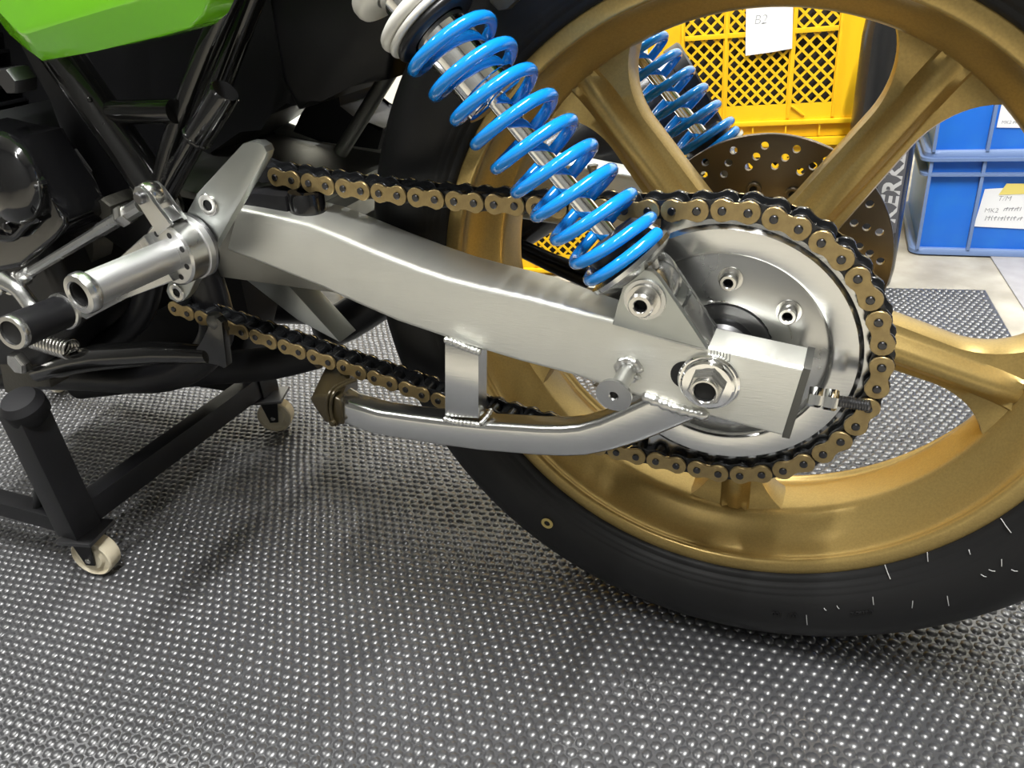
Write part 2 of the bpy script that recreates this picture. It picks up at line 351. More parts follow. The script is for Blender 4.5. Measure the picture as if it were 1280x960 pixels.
def spoke_mesh():
    bm = bmesh.new(); rings = []
    for r in [0.044, 0.060, 0.08, 0.10, 0.12, 0.14, 0.15] + [0.155 + 0.0045 * k for k in range(13)]:
        t = max(0.0, (r - 0.155) / 0.054); fl = 0.052 * (1 - math.sqrt(max(0.0, 1 - (t * 0.93) ** 2))) + 0.002 * t
        t2 = max(0.0, (0.075 - r) / 0.03); w0 = 0.0215 - 0.0035 * (r - 0.05) / 0.12 + fl + 0.008 * t2 ** 2
        rib = 0.0065; yb = 0.0125 + 0.007 * t ** 4; yr = 0.0245 - 0.004 * t2 * 0 - 0.003 * max(0, (r - 0.19) / 0.02)
        g = rib + 0.0045
        half = [(-w0, -yb * 0.55), (-w0 + 0.0018, -yb), (-g - 0.002, -yb - 0.0012), (-g, -yb - 0.0035), (-rib, -yr + 0.002), (-rib + 0.0025, -yr), (rib - 0.0025, -yr), (rib, -yr + 0.002), (g, -yb - 0.0035), (g + 0.002, -yb - 0.0012), (w0 - 0.0018, -yb), (w0, -yb * 0.55)]
        sec = half + [(x, -y) for x, y in half[::-1]]
        rings.append([bm.verts.new((r, y, x)) for x, y in sec])
    m = len(rings[0])
    for A, B in zip(rings[:-1], rings[1:]):
        for k in range(m): bm.faces.new((A[k], A[(k + 1) % m], B[(k + 1) % m], B[k]))
    bm.faces.new(rings[0][::-1]); bm.faces.new(rings[-1])
    return bm
sp0 = obj('spoke', spoke_mesh(), 'gold_paint', rim, 40)
for k in range(5):
    M = Matrix.Translation((0, 0, H)) @ Matrix.Rotation(-math.radians(54.5 + 72 * k), 4, 'Y')
    if k == 0: sp0.matrix_local = M
    else: share(sp0, rim, M)
# --- tyre
tp = [(-0.058, 0.2400), (-0.0668, 0.2405), (-0.0695, 0.2430), (-0.0705, 0.2455), (-0.0708, 0.2462), (-0.0728, 0.2475), (-0.0745, 0.2500), (-0.0748, 0.2507), (-0.0764, 0.2520), (-0.0775, 0.2545), (-0.0778, 0.2552), (-0.0790, 0.2565), (-0.0812, 0.2620), (-0.0832, 0.2700),
      (-0.0838, 0.2790), (-0.0830, 0.2870), (-0.0815, 0.2920), (-0.0765, 0.3010), (-0.0670, 0.3095), (-0.053, 0.3170), (-0.036, 0.3218), (-0.018, 0.3242)]
tyre_prof = tp + [(0, 0.3250)] + [(-y, r) for y, r in tp[::-1]] + [(0.05, 0.250), (0.0, 0.300), (-0.05, 0.250)]
tyre = circ_lathe('tyre', tyre_prof, 'tyre_rubber', bike, 160, 50)
tyre['label'] = 'black road tyre with fine rubber hairs on its sidewall'
q = P(684, 654, y=-0.0838); bm = bmesh.new()
lathe(bm, [(0.0030, 0), (0.0058, 0), (0.0058, -0.0006), (0.0030, -0.0006)], q, (0, 1, 0), 20, closed=True); obj('paint_mark', bm, 'yellow_mark', tyre)
hairs = [((1251, 648), (1264, 666)), ((1211, 687), (1213, 693)), ((1159, 690), (1160, 702)), ((1106, 706), (1113, 724)), ((1252, 699), (1252, 708)), ((1236, 712), (1244, 714)), ((1226, 718), (1233, 721)), ((1264, 712), (1272, 714)),
         ((1141, 751), (1140, 760)), ((1184, 745), (1186, 757)), ((1091, 746), (1092, 756)), ((1008, 769), (1009, 781)), ((1046, 757), (1049, 761)), ((1030, 760), (1033, 763))]
for a, b in hairs:
    def sw(u, v):
        for it in range(4):
            y = -0.08
            for _ in range(6):
                qq = P(u, v, y=y); r = math.hypot(qq.x, qq.z - H)
                y = -float(np.interp(r, [0.2405, 0.2475, 0.252, 0.2565, 0.262, 0.27, 0.279, 0.287, 0.2985, 0.3075], [0.0672, 0.0733, 0.0769, 0.0795, 0.0815, 0.0836, 0.0842, 0.0834, 0.079, 0.0690])) - 0.0006
        return P(u, v, y=y)
    bm = bmesh.new(); A, B = sw(*a), sw(*b); tube(bm, [A, (A + B) / 2 + Vector((0, -0.0007, 0)), B], 0.00032, 6); obj('rubber_hair', bm, 'plate_grey', tyre)
# raised sidewall lettering, nearly black on black
for s, ang, r, sz in (('001  180', -80, 0.272, 0.0058), ('outwards', -66.5, 0.270, 0.0048)):
    a0 = math.radians(ang); c = Vector((r * math.cos(a0), -0.0842, H + r * math.sin(a0))); tdir = Vector((-math.sin(a0), 0, math.cos(a0)))
    text_mesh('sidewall_lettering', s, sz, c, tdir, Vector((0, 0, 1)), 'tyre_rubber', tyre, 0.0007)

# --- brake disc on the far side
def disc():
    bm = bmesh.new(); seg = 120; y0, y1 = 0.0725, 0.0775
    rr = [0.062, 0.1064]
    lathe(bm, [(0.052, y0), (rr[1] - 0.0006, y0), (rr[1], y0 + 0.0008), (rr[1], y1 - 0.0008), (rr[1] - 0.0006, y1), (0.052, y1)], (0, 0, H), (0, 1, 0), seg, closed=True)
    return bm
bd = obj('brake_disc', disc(), 'disc_steel', bike, 30)
cutter = bmesh.new()
holes = []
for k in range(24):
    for r, da in ((0.0968, 0.0), (0.0883, 4.2), (0.0805, 8.8)): holes.append((r, math.radians(91 + 15 * k + da)))
for r, a in holes:
    cyl(cutter, (r * math.cos(a), 0.06, H + r * math.sin(a)), (r * math.cos(a), 0.09, H + r * math.sin(a)), 0.0033, seg=12)
co = obj('cutter', cutter, 'steel')
md = bd.modifiers.new('holes', 'BOOLEAN'); md.object = co; md.operation = 'DIFFERENCE'; md.solver = 'EXACT'
bpy.context.view_layer.update(); ev = bd.evaluated_get(bpy.context.evaluated_depsgraph_get())
nm = bpy.data.meshes.new_from_object(ev); bd.modifiers.clear(); bd.data = nm; bd.data.name = 'brake_disc'; bpy.data.objects.remove(co); bd.data.polygons.foreach_set('use_smooth', [abs(p.normal.y) < 0.5 and p.area > 1e-5 for p in bd.data.polygons])
bm = bmesh.new(); lathe(bm, [(0.030, 0.060), (0.054, 0.0700), (0.054, 0.0800), (0.050, 0.0800), (0.030, 0.066)], (0, 0, H), (0, 1, 0), 64, closed=True); obj('disc_carrier', bm, 'cast_dark', bd)
for k in range(12):
    a = math.radians(98 + 30 * k); bm = bmesh.new(); socket_bolt(bm, (0.0616 * math.cos(a), 0.0725, H + 0.0616 * math.sin(a)), (0, -1, 0), 0.0062, 0.004); obj('disc_bolt', bm, ['disc_steel', 'hole_shade'], bd)

# --- rear sprocket and its carrier
NT = 40; PITCH = 0.015875; RP = PITCH / (2 * math.sin(PI / NT)); TH0 = -0.0201; YC = -0.1078
def sprocket():
    bm = bmesh.new(); out = []
    for k in range(NT):
        c = TH0 + 2 * PI * k / NT            # valley at each pin
        for da, r in ((-0.50, RP + 0.0042), (-0.40, RP + 0.0030), (-0.30, RP - 0.0012), (-0.18, RP - 0.0044), (0.0, RP - 0.0052), (0.18, RP - 0.0044), (0.30, RP - 0.0012), (0.40, RP + 0.0030)):
            a = c + da * 2 * PI / NT; out.append((a, r))
    def ring(y, f): return [bm.verts.new((f(r) * math.sin(a), y, H + f(r) * math.cos(a))) for a, r in out]
    n = len(out)
    rings = [ring(-0.1118, lambda r: 0.0702), ring(-0.1135, lambda r: 0.0712), ring(-0.1140, lambda r: 0.0730), ring(-0.1140, lambda r: 0.0875), ring(-0.1118, lambda r: 0.0905), ring(-0.1112, lambda r: 0.0950), ring(-0.1108, lambda r: r), ring(-0.1048, lambda r: r), ring(-0.1040, lambda r: 0.0950), ring(-0.1040, lambda r: 0.0702)]
    for A, B in zip(rings, rings[1:] + rings[:1]):
        for k in range(n): bm.faces.new((A[k], A[(k + 1) % n], B[(k + 1) % n], B[k]))
    return bm
spk = obj('rear_sprocket', sprocket(), 'alu_polished', bike, 25); spk['label'] = 'polished aluminium chain wheel'
bm = bmesh.new(); lathe(bm, [(0.0702, -0.1045), (0.0702, -0.1075), (0.0690, -0.1082), (0.034, -0.1088), (0.033, -0.1080), (0.033, -0.060), (0.0702, -0.072)], (0, 0, H), (0, 1, 0), 96, closed=True); car = obj('sprocket_carrier', bm, 'alu_turned', spk)
bm = bmesh.new(); lathe(bm, [(0.033, -0.10), (0.033, -0.1105), (0.0275, -0.1110), (0.027, -0.10)], (0, 0, H), (0, 1, 0), 48, closed=True); obj('bearing_seal', bm, 'steel_dark', spk)
bm = bmesh.new(); lathe(bm, [(0.027, -0.1), (0.027, -0.1085), (0.0225, -0.1090), (0.0215, -0.116), (0.0190, -0.118), (0.017, -0.127), (0.012, -0.127), (0.012, -0.1)], (0, 0, H), (0, 1, 0), 48, closed=True); obj('hub_spacer', bm, 'steel_dark', spk)
for k in range(7):
    a = math.radians(61.8 + 24.6 + 49.3 * k) if k < 1 else math.radians(86.4 - 49.3 * k)
    if k > 1: a = math.radians(37.1 - 51.4 * (k - 1))
    o = Vector((0.0523 * math.cos(a), -0.1085, H + 0.0523 * math.sin(a)))
    bm = bmesh.new(); lathe(bm, [(0, 0), (0.0082, 0), (0.0082, 0.0014), (0, 0.0014)], o, (0, -1, 0), 24); socket_bolt(bm, o + Vector((0, -0.0014, 0)), (0, -1, 0), 0.0060, 0.0085); obj('sprocket_bolt', bm, ['steel', 'hole_shade'], spk)
w0 = P(884, 377, y=-0.113); w1 = P(906, 377, y=-0.116)
bm = bmesh.new(); pts = [w0.lerp(w1, i / 24) + Vector((0, 0.0004 * math.sin(i * 1.9), 0.0004 * math.cos(i * 1.9))) for i in range(25)]; tube(bm, pts, 0.0004, 6); obj('lock_wire', bm, 'steel', spk)
w0 = P(984, 406, y=-0.116); w1 = P(990, 424, y=-0.112)
bm = bmesh.new(); tube(bm, [w0, w0.lerp(w1, 0.5) + Vector((0.001, 0, 0)), w1], 0.0004, 6); obj('lock_wire', bm, 'steel', spk)

# --- drive chain
pins = []
kU = list(range(23, 0, -1))
S0 = Vector((RP * math.sin(TH0), 0, H + RP * math.cos(TH0))); aU = -0.0419; sagU = -0.0263
for k in kU: pins.append(Vector((S0.x - math.cos(aU) * k * PITCH, 0, S0.z + math.sin(aU) * k * PITCH - sagU * (k / 20) ** 2)))
for i in range(21): th = TH0 + 2 * PI * i / NT; pins.append(Vector((RP * math.sin(th), 0, H + RP * math.cos(th))))
def low_z(x):
    xa, za = pins_last.x, pins_last.z; xb, zb = -0.2492, 0.2572
    if x < xb: return zb + (xb - x) * 0.221
    t = (xa - x) / (xa - xb); s0 = 0.035
    return za + s0 * (xa - x) + (zb - za - s0 * (xa - xb)) * t * t
pins_last = pins[-1].copy(); q = pins_last.copy()
for i in range(33):
    lo_, hi_ = q.x - PITCH * 1.2, q.x - PITCH * 0.2
    for _ in range(40):
        m = (lo_ + hi_) / 2; dd = math.hypot(m - q.x, low_z(m) - q.z)
        if dd > PITCH: lo_ = m
        else: hi_ = m
    q = Vector((m, 0, low_z(m))); pins.append(q)
iS0 = 23
def link_outline(rb, rw):
    pts = []
    for k in range(-4, 5): a = PI * k / 8; pts.append((PITCH / 2 + rb * math.cos(a), rb * math.sin(a)))
    a_in = math.radians(125)
    pts.append((PITCH / 2 + rb * math.cos(a_in) , rb * math.sin(a_in))); pts.append((PITCH * 0.09, rw)); pts.append((-PITCH * 0.09, rw)); pts.append((-PITCH / 2 - rb * math.cos(a_in), rb * math.sin(a_in)))
    for k in range(4, 13): a = PI * k / 8; pts.append((-PITCH / 2 + rb * math.cos(a), rb * math.sin(a)))
    pts.append((-PITCH / 2 - rb * math.cos(a_in), -rb * math.sin(a_in))); pts.append((-PITCH * 0.09, -rw)); pts.append((PITCH * 0.09, -rw)); pts.append((PITCH / 2 + rb * math.cos(a_in), -rb * math.sin(a_in)))
    return pts
def link_mesh(outer):
    bm = bmesh.new()
    if outer:
        for y0, y1, mi in ((-0.0117, -0.0095, 0), (0.0095, 0.0117, 1)): prism(bm, link_outline(0.0076, 0.0049), y0, y1, 0.0004, seg=1, mi=mi)
        for sx in (-1, 1): lathe(bm, [(0, -0.0132), (0.0021, -0.0132), (0.00275, -0.0127), (0.00275, 0.0127), (0.0021, 0.0132), (0, 0.0132)], (sx * PITCH / 2, 0, 0), (0, 1, 0), 14, 1)
    else:
        for y0, y1 in ((-0.0089, -0.0067), (0.0067, 0.0089)): prism(bm, link_outline(0.0080, 0.0056), y0, y1, 0.0004, seg=1)
    return bm
bm = bmesh.new()
for p in pins: lathe(bm, [(0.0028, -0.0068), (0.0050, -0.0066), (0.0050, 0.0066), (0.0028, 0.0068)], (p.x, YC, p.z), (0, 1, 0), 14, closed=True)
chain = obj('drive_chain', bm, 'chain_black', bike); chain['label'] = 'gold and black drive chain'
ol0 = obj('outer_link', link_mesh(True), ['chain_gold', 'pin_steel'], chain, 30); il0 = obj('inner_link', link_mesh(False), 'chain_black', chain, 30)
first = {True: True, False: True}
for i in range(len(pins) - 1):
    outer = (i - iS0) % 2 == 0; src = ol0 if outer else il0
    a, b = pins[i], pins[i + 1]; c = (a + b) / 2
    M = Matrix.Translation((c.x, YC, c.z)) @ Matrix.Rotation(-math.atan2(b.z - a.z, b.x - a.x), 4, 'Y')
    if first[outer]: src.matrix_local = M; first[outer] = False
    else: share(src, chain, M)

# --- swingarm: near beam, brace, strut, bracket, axle end
def yo(x): return float(np.interp(x, [-0.5, -0.36, -0.2, -0.07, 0.1], [-0.128, -0.140, -0.151, -0.157, -0.157]))
def wid(x): return float(np.interp(x, [-0.5, -0.2, -0.12, -0.06, 0.1], [0.050, 0.050, 0.044, 0.031, 0.030]))
def onarm(u, v):
    y = -0.15
    for _ in range(8): y = yo(P(u, v, y=y).x)
    return P(u, v, y=y)
arm_px = [((298, 260), (286, 313)), ((318, 264), (302, 319)), ((345, 270), (325, 328)), ((385, 280), (362, 343)), ((425, 296), (402, 359)), ((470, 315), (445, 379)), ((520, 334.5), (497, 402)), ((560, 348), (540, 417)), ((600, 358), (585, 433)), ((662, 372), (650, 453)), ((725, 389), (715, 470)), ((765, 399), (757, 485)), ((815, 414), (805, 499)), ((884, 433.5), (872, 518)), ((1004, 460), (977, 546))]
secs = []
for a, b in arm_px:
    A, B = onarm(*a), onarm(*b); B.y = A.y; secs.append((A, B, A.y + wid(A.x), float(np.interp(A.x, [-0.2, -0.06, 0.0], [0.0048, 0.0042, 0.0030]))))
bm = bmesh.new(); beam(bm, secs, 0.0075, 4); arm = obj('swingarm', bm, 'alu_brushed', bike, 40); arm['label'] = 'brushed aluminium braced swingarm'
brace_px = [((424, 497), (421, 527)), ((434, 504), (431, 533)), ((473, 515.5), (463, 544)), ((512, 521), (504, 551.5)), ((552, 526), (546, 558.5)), ((606, 531), (601, 566)), ((672, 535), (669, 572)), ((700, 535.5), (702, 573.5)), ((722, 533.5), (731, 572.5)), ((748, 526), (764, 566)), ((775, 514), (803, 554)), ((800, 502), (840, 539)), ((822, 494), (880, 522))]
bsec = []
for i, (a, b) in enumerate(brace_px):
    y = -0.157 + (0.010 if i == 0 else 0.004 if i == 1 else 0); A, B = P(*a, y=y), P(*b, y=y); bsec.append((A, B, y + 0.0215))
bm = bmesh.new(); beam(bm, bsec, 0.0055, 4); obj('lower_brace', bm, 'alu_polished', arm, 40)
pts = [P(u, v, y=-0.157) for u, v in ((556.5, 428), (598, 442), (598, 524), (556.5, 522))]
bm = bmesh.new(); beam(bm, [(pts[0], pts[3], -0.142), (pts[1], pts[2], -0.142)], 0.002, 2); obj('strut', bm, 'alu_polished', arm, 40)
Yw = -0.1585
for path, r in (([(555, 424), (566, 427), (582, 434), (601, 441)], 0.0022), ([(554, 523), (568, 527), (585, 529), (600, 531)], 0.0020)):
    weld('weld_bead', [P(u, v, y=Yw) for u, v in path], r * 1.15, arm)
weld('weld_bead', [P(600, 530, y=-0.157), P(609, 520, y=-0.150), P(614, 512, y=-0.142)], 0.0018, arm)
weld('weld_bead', [P(802, 494, y=-0.1575), P(815, 499, y=-0.158), P(835, 507, y=-0.158), P(860, 514, y=-0.158), P(886, 519.5, y=-0.1575)], 0.0038, arm, 0.0065)
weld('weld_bead', [P(766, 402, y=-0.1575), P(790, 411, y=-0.1575), P(830, 423, y=-0.1575), P(884, 437, y=-0.1575)], 0.0011, arm)
# shock bracket: two plates and a web
front_px = [(765.5, 406), (771, 385), (778, 362), (785, 344.5), (793, 339), (803, 337), (814, 339.5), (822, 346), (829, 356), (884, 437)]
poly = XZ(front_px, -0.162)
bm = bmesh.new(); prism(bm, poly, -0.162, -0.1568, 0.0006); obj('shock_bracket', bm, 'alu_plate', arm)
bm = bmesh.new(); prism(bm, poly, -0.1315, -0.1265, 0.0006); obj('shock_bracket', bm, 'alu_polished', arm)
A, B = Vector((poly[-2][0], 0, poly[-2][1])), Vector((poly[-1][0], 0, poly[-1][1])); m0 = A.lerp(B, 0.42); nrm = Vector((-(B - A).z, 0, (B - A).x)).normalized() * 0.004
if nrm.x > 0: nrm = -nrm
bm = bmesh.new(); prism(bm, [(m0.x, m0.z), (B.x, B.z), (B.x + nrm.x, B.z + nrm.z), (m0.x + nrm.x, m0.z + nrm.z)], -0.157, -0.131, 0.0004); obj('bracket_web', bm, 'alu_polished', arm)
# end cap, adjuster
cap = XZ([(1004.2, 460), (977, 547), (987, 549), (1014, 462)], -0.1572)
bm = bmesh.new(); prism(bm, cap, -0.1572, -0.1268, 0.0005); obj('end_cap', bm, 'cast_grey', arm)
a0 = P(1004, 494, y=-0.142); ad = Vector((1, 0, -0.06)).normalized()
for s, L, r in ((0.003, 0.0085, 0.0068), (0.0125, 0.0085, 0.0072)):
    bm = bmesh.new(); hexbar(bm, a0 + ad * s, a0 + ad * (s + L), r, rot=0.3); obj('adjuster_nut', bm, 'chrome', arm)
bm = bmesh.new(); pr = [(0, 0)]
for k in range(26): pr += [(0.0034 if k % 2 else 0.0040, 0.0008 * k)]
pr += [(0, 0.0214)]; lathe(bm, pr, a0 + ad * 0.0195, ad, 16); obj('adjuster_bolt', bm, 'steel_dark', arm, 70)
# axle, washer, nut
ax = Vector((0, 0, H))
bm = bmesh.new(); lathe(bm, [(0.0, -0.157), (0.0190, -0.157), (0.0200, -0.1576), (0.0200, -0.1600), (0.0188, -0.1612), (0.0178, -0.1612), (0.0172, -0.1640), (0.0160, -0.1650), (0.0, -0.165)], ax, (0, 1, 0), 64); obj('axle_washer', bm, 'chrome', arm, 30)
bm = bmesh.new(); hexbar(bm, (0, -0.165, H), (0, -0.1700, H), 0.0122, rot=0.2); obj('axle_nut', bm, 'steel', arm, 25)
bm = bmesh.new(); lathe(bm, [(0.0092, -0.1695), (0.0093, -0.1725), (0.0088, -0.1737), (0.0076, -0.1738), (0.0069, -0.1730), (0.0068, -0.160), (0, -0.160)], ax, (0, 1, 0), 40); obj('axle_end', bm, 'steel', arm, 30)
bm = bmesh.new(); lathe(bm, [(0.0070, -0.1728), (0.0067, -0.1706), (0, -0.1706)], ax, (0, 1, 0), 32); obj('axle_bore', bm, 'hole_shade', arm)  # dark disc painted for the shade of a deeper bore
s0_ = P(849, 468, y=-0.1572); bm = bmesh.new(); lathe(bm, [(0, 0), (0.0102, 0), (0.0102, 0.0008), (0, 0.0008)], s0_ + Vector((0.0045, -0.0006, 0)), (0, 1, 0), 32); obj('axle_slot', bm, 'hole_shade', arm)  # flat dark disc, shade of the slot painted, nothing cut
for k in range(7):
    A = P(889 + 3.9 * k, 437.5 + 0.75 * k, y=-0.1573); B = P(888.4 + 3.9 * k, (445 if k % 3 else 448) + 0.75 * k, y=-0.1573)
    bm = bmesh.new(); tube(bm, [A, B], 0.00022, 4); obj('index_mark', bm, 'steel_dark', arm)
# stand bobbin with its weld
be = P(767, 494.7, y=-0.188); bb = Vector((be.x + 0.0015, -0.156, be.z + 0.0035)); bd_ = (be - bb).normalized(); Lb = (be - bb).length
bm = bmesh.new(); lathe(bm, [(0, 0), (0.0062, 0), (0.0060, Lb * 0.62), (0.0064, Lb * 0.72), (0.0120, Lb * 0.93), (0.0122, Lb), (0.0034, Lb + 0.0003), (0.0027, Lb - 0.0005), (0.0027, Lb - 0.012), (0, Lb - 0.012)], bb, bd_, 40); obj('bobbin', bm, 'alu_turned', arm, 30)
ring = [bb + Vector((0.0072 * math.cos(a), -0.0015, 0.0072 * math.sin(a))) for a in [math.radians(d) for d in range(-10, 345, 15)]]
weld('weld_bead', ring, 0.0030, arm, 0.005)
# chain guide wrapped round the brace end
g = [(-0.340, 0.250), (-0.343, 0.2585), (-0.339, 0.2635), (-0.330, 0.2655), (-0.316, 0.2655), (-0.3105, 0.2625), (-0.3100, 0.2560), (-0.3125, 0.2375), (-0.322, 0.2350), (-0.333, 0.2365)]
MG = Matrix.Identity(4); MG[0][1] = -0.42; MG[0][3] = -0.42 * 0.152       # it runs inward at a slant under the chain
bm = bmesh.new(); prism(bm, g, -0.153, -0.090, 0.003, M=MG, seg=3); obj('chain_guide', bm, 'guide_rubber', arm, 50)
gp = [P(u, v, y=y) for u, v, y in ((446, 474, -0.128), (428, 482, -0.140), (417, 492, -0.153), (414, 508, -0.1545), (416, 522, -0.1545), (421, 531, -0.1535))]
for du in (0, -7):
    bm = bmesh.new(); tube(bm, smooth([q_ + Vector((du * 0.0006, -0.0008, 0.0)) for q_ in gp], 5), 0.0016, 8); obj('guide_clamp', bm, 'guide_rubber', arm)
q = P(417, 528, y=-0.1555); bm = bmesh.new(); lathe(bm, [(0, 0), (0.003, 0), (0.0026, 0.003), (0, 0.003)], q, (0, -1, 0), 12); obj('clamp_screw', bm, 'guide_rubber', arm)
# slider post on the beam
q = P(385, 262, y=-0.118)
bm = bmesh.new(); lathe(bm, [(0, -0.006), (0.0145, -0.006), (0.0147, 0.013), (0.0135, 0.0155), (0.0065, 0.0155), (0.0060, 0.011), (0, 0.011)], q, (0.1, 0, 1), 32); obj('chain_slider', bm, 'black_gloss', arm)
bm = bmesh.new(); prism(bm, XZ([(300, 240), (330, 236), (368, 240), (372, 266), (335, 262), (302, 256)], -0.118), -0.130, -0.104, 0.003); obj('slider_block', bm, 'black_matte', arm)
# far arm and cross piece of the swingarm
fs = [((-0.62, 0.10, 0.455), (-0.62, 0.10, 0.385), 0.15), ((-0.42, 0.105, 0.428), (-0.42, 0.105, 0.360), 0.155), ((-0.20, 0.118, 0.396), (-0.20, 0.118, 0.330), 0.156), ((-0.07, 0.127, 0.372), (-0.07, 0.127, 0.300), 0.157), ((0.058, 0.127, 0.352), (0.050, 0.127, 0.292), 0.157)]
bm = bmesh.new(); beam(bm, fs, 0.006, 3); obj('far_beam', bm, 'alu_brushed', arm, 40)
bm = bmesh.new(); tube(bm, [(-0.55, -0.083, 0.405), (-0.55, 0.13, 0.405)], 0.032, 24); obj('cross_tube', bm, 'alu_dull', arm)
bm = bmesh.new(); prism(bm, [(-0.54, 0.432), (-0.54, 0.424), (-0.375, 0.398), (-0.375, 0.404)], -0.09, 0.11, 0.001); obj('cross_plate', bm, 'alu_dull', arm)
bm = bmesh.new(); prism(bm, [(-0.545, 0.40), (-0.345, 0.397), (-0.338, 0.385), (-0.345, 0.330), (-0.545, 0.34)], -0.085, 0.105, 0.003); obj('cross_box', bm, 'alu_dull', arm)
q = P(741, 211, y=0.125); bm = bmesh.new(); hexbar(bm, q + Vector((0, 0, -0.006)), q + Vector((0, 0, 0.004)), 0.006); obj('caliper_bolt', bm, 'steel', arm)
# pale brace behind the lower chain run
bp_ = [P(u, v, y=-0.03) for u, v in ((290, 336), (338, 332), (425, 428), (372, 400))]
bm = bmesh.new(); prism(bm, [(q.x, q.z) for q in bp_], -0.03, 0.0, 0.001); obj('lower_stay', bm, 'alu_plate', arm)

# --- shock absorbers
AXD = Vector((-0.633, 0, 0.774)).normalized()
def shock(ys, name):
    eye = Vector((-0.0405, ys, 0.3815)); T = lambda t: eye + AXD * t
    bm = bmesh.new(); lathe(bm, [(0, 0.154), (0.0185, 0.154), (0.0212, 0.1550), (0.0215, 0.1590), (0.0200, 0.1605), (0.0200, 0.1640), (0.0178, 0.1655), (0.0178, 0.330), (0, 0.330)], eye, AXD, 48)
    sh = obj('shock_absorber', bm, 'chrome', bike, 30); sh['label'] = name
    bm = bmesh.new(); cyl(bm, T(0.018), T(0.156), 0.0066, seg=28); obj('damper_rod', bm, 'chrome', sh)
    # spring
    bm = bmesh.new(); pts = []; a, b, d = frame_of(AXD); turns = 9.6; N = int(turns * 28); R = 0.0276; s0, s1 = 0.0270, 0.2050
    side = Vector((0.774, 0, 0.633)); fr = Vector((0, -1, 0))
    for i in range(N + 1):
        n = turns * i / N; tt = n / turns
        e0 = 0.0092 * min(n, 0.9) + 0.0 ; mid = (s1 - s0 - 0.0092 * 0.9) / (turns - 0.9)
        if n < 0.9: h = 0.0092 * n
        else: h = 0.0092 * 0.9 + mid * (n - 0.9)
        ang = 2 * PI * n + 0.1
        pts.append(T(s0 + h) + side * (R * math.cos(ang)) + fr * (R * math.sin(ang)))
    tube(bm, pts, 0.0040, 12); obj('coil_spring', bm, 'spring_blue', sh, 60)
    # lower seat, eye and bush
    bm = bmesh.new(); lathe(bm, [(0, 0.0135), (0.022, 0.0150), (0.0285, 0.0190), (0.0305, 0.0205), (0.0308, 0.0235), (0.0225, 0.0240), (0.0, 0.0245)], eye, AXD, 48); obj('spring_seat', bm, 'alu_polished', sh, 30)
    bm = bmesh.new(); lathe(bm, [(0, 0.0235), (0.0222, 0.0237), (0.0218, 0.040), (0.018, 0.0440), (0.0085, 0.045), (0, 0.045)], eye, AXD, 32); obj('bump_stop', bm, 'black_satin', sh, 30)
    bm = bmesh.new(); lathe(bm, [(0.0075, -0.012), (0.0150, -0.012), (0.0160, -0.010), (0.0160, 0.010), (0.0150, 0.012), (0.0075, 0.012)], eye, (0, 1, 0), 36, closed=True)
    lathe(bm, [(0.0, 0.008), (0.013, 0.008), (0.016, 0.016), (0, 0.016)], eye, AXD, 24); obj('mount_eye', bm, 'alu_polished', sh, 35)
    # preload collars
    for t0, t1, r, m in ((0.2085, 0.2145, 0.0295, 'black_satin'), (0.2145, 0.2185, 0.0318, 'white_plastic'), (0.2190, 0.2265, 0.0332, 'white_plastic'), (0.2430, 0.2530, 0.0325, 'white_plastic')):
        c = min(0.003, (t1 - t0) * 0.4)
        bm = bmesh.new(); lathe(bm, [(0.019, t0), (r - c, t0), (r - c * 0.3, t0 + c * 0.35), (r, t0 + c), (r, t1 - c), (r - c * 0.3, t1 - c * 0.35), (r - c, t1), (0.019, t1)], eye, AXD, 64, closed=True); obj('preload_collar' if m != 'black_satin' else 'spring_cup', bm, m, sh, 45)
    bm = bmesh.new(); lathe(bm, [(0.020, 0.330), (0.024, 0.330), (0.024, 0.365), (0.010, 0.375), (0, 0.375), (0, 0.33)], eye, AXD, 32); obj('top_cap', bm, 'alu_turned', sh)
    sg = -1 if ys < 0 else 1
    bm = bmesh.new(); lathe(bm, [(0, 0.006), (0.0135, 0.006), (0.0135, 0.0195), (0, 0.0195)], eye, (0, sg, 0), 36)
    obj('mount_bush', bm, 'alu_turned', sh)
    yb = eye + Vector((0, sg * (0.162 - abs(ys)), 0))
    bm = bmesh.new(); lathe(bm, [(0, 0), (0.0112, 0), (0.0108, 0.0040), (0, 0.0045)], yb, (0, sg, 0), 32); socket_bolt(bm, yb + Vector((0, sg * 0.0042, 0)), (0, sg, 0), 0.0082, 0.0085); obj('mount_bolt', bm, ['steel', 'hole_shade'], sh)
shock(-0.1445, 'rear shock absorber with blue coil spring on the chain side')
shock(0.1445, 'rear shock absorber with blue coil spring on the brake disc side')

# --- footrest bracket, peg, gear lever and linkage
Yp = -0.165
pl = XZ([(303, 180), (312, 177.5), (322, 178), (330, 183), (333, 190), (331, 198), (246, 347), (236, 368), (229, 376), (221, 378), (212, 373), (208, 364), (210, 355), (222, 338), (240, 310), (237, 282), (229, 274), (236, 262), (247, 241)], Yp)
bm = bmesh.new(); prism(bm, pl, Yp, Yp + 0.009, 0.0007); plate = obj('footrest_bracket', bm, 'alu_plate', bike, 30); plate['label'] = 'machined aluminium footrest bracket plate'
for (u, v), r in (((261, 256), 0.0088), ((222, 365), 0.0078)):
    bm = bmesh.new(); socket_bolt(bm, P(u, v, y=Yp), (0, -1, 0), r, 0.0016, flat=True); obj('countersunk_bolt', bm, ['steel', 'hole_shade'], plate)
pax = P(232, 311, y=-0.175); pe = Vector((P(97, 369, y=-0.272).x, -0.272, P(97, 369, y=-0.272).z)); pr0 = Vector((pax.x, Yp, pax.z)); pdir = (pe - pr0).normalized(); PL = (pe - pr0).length
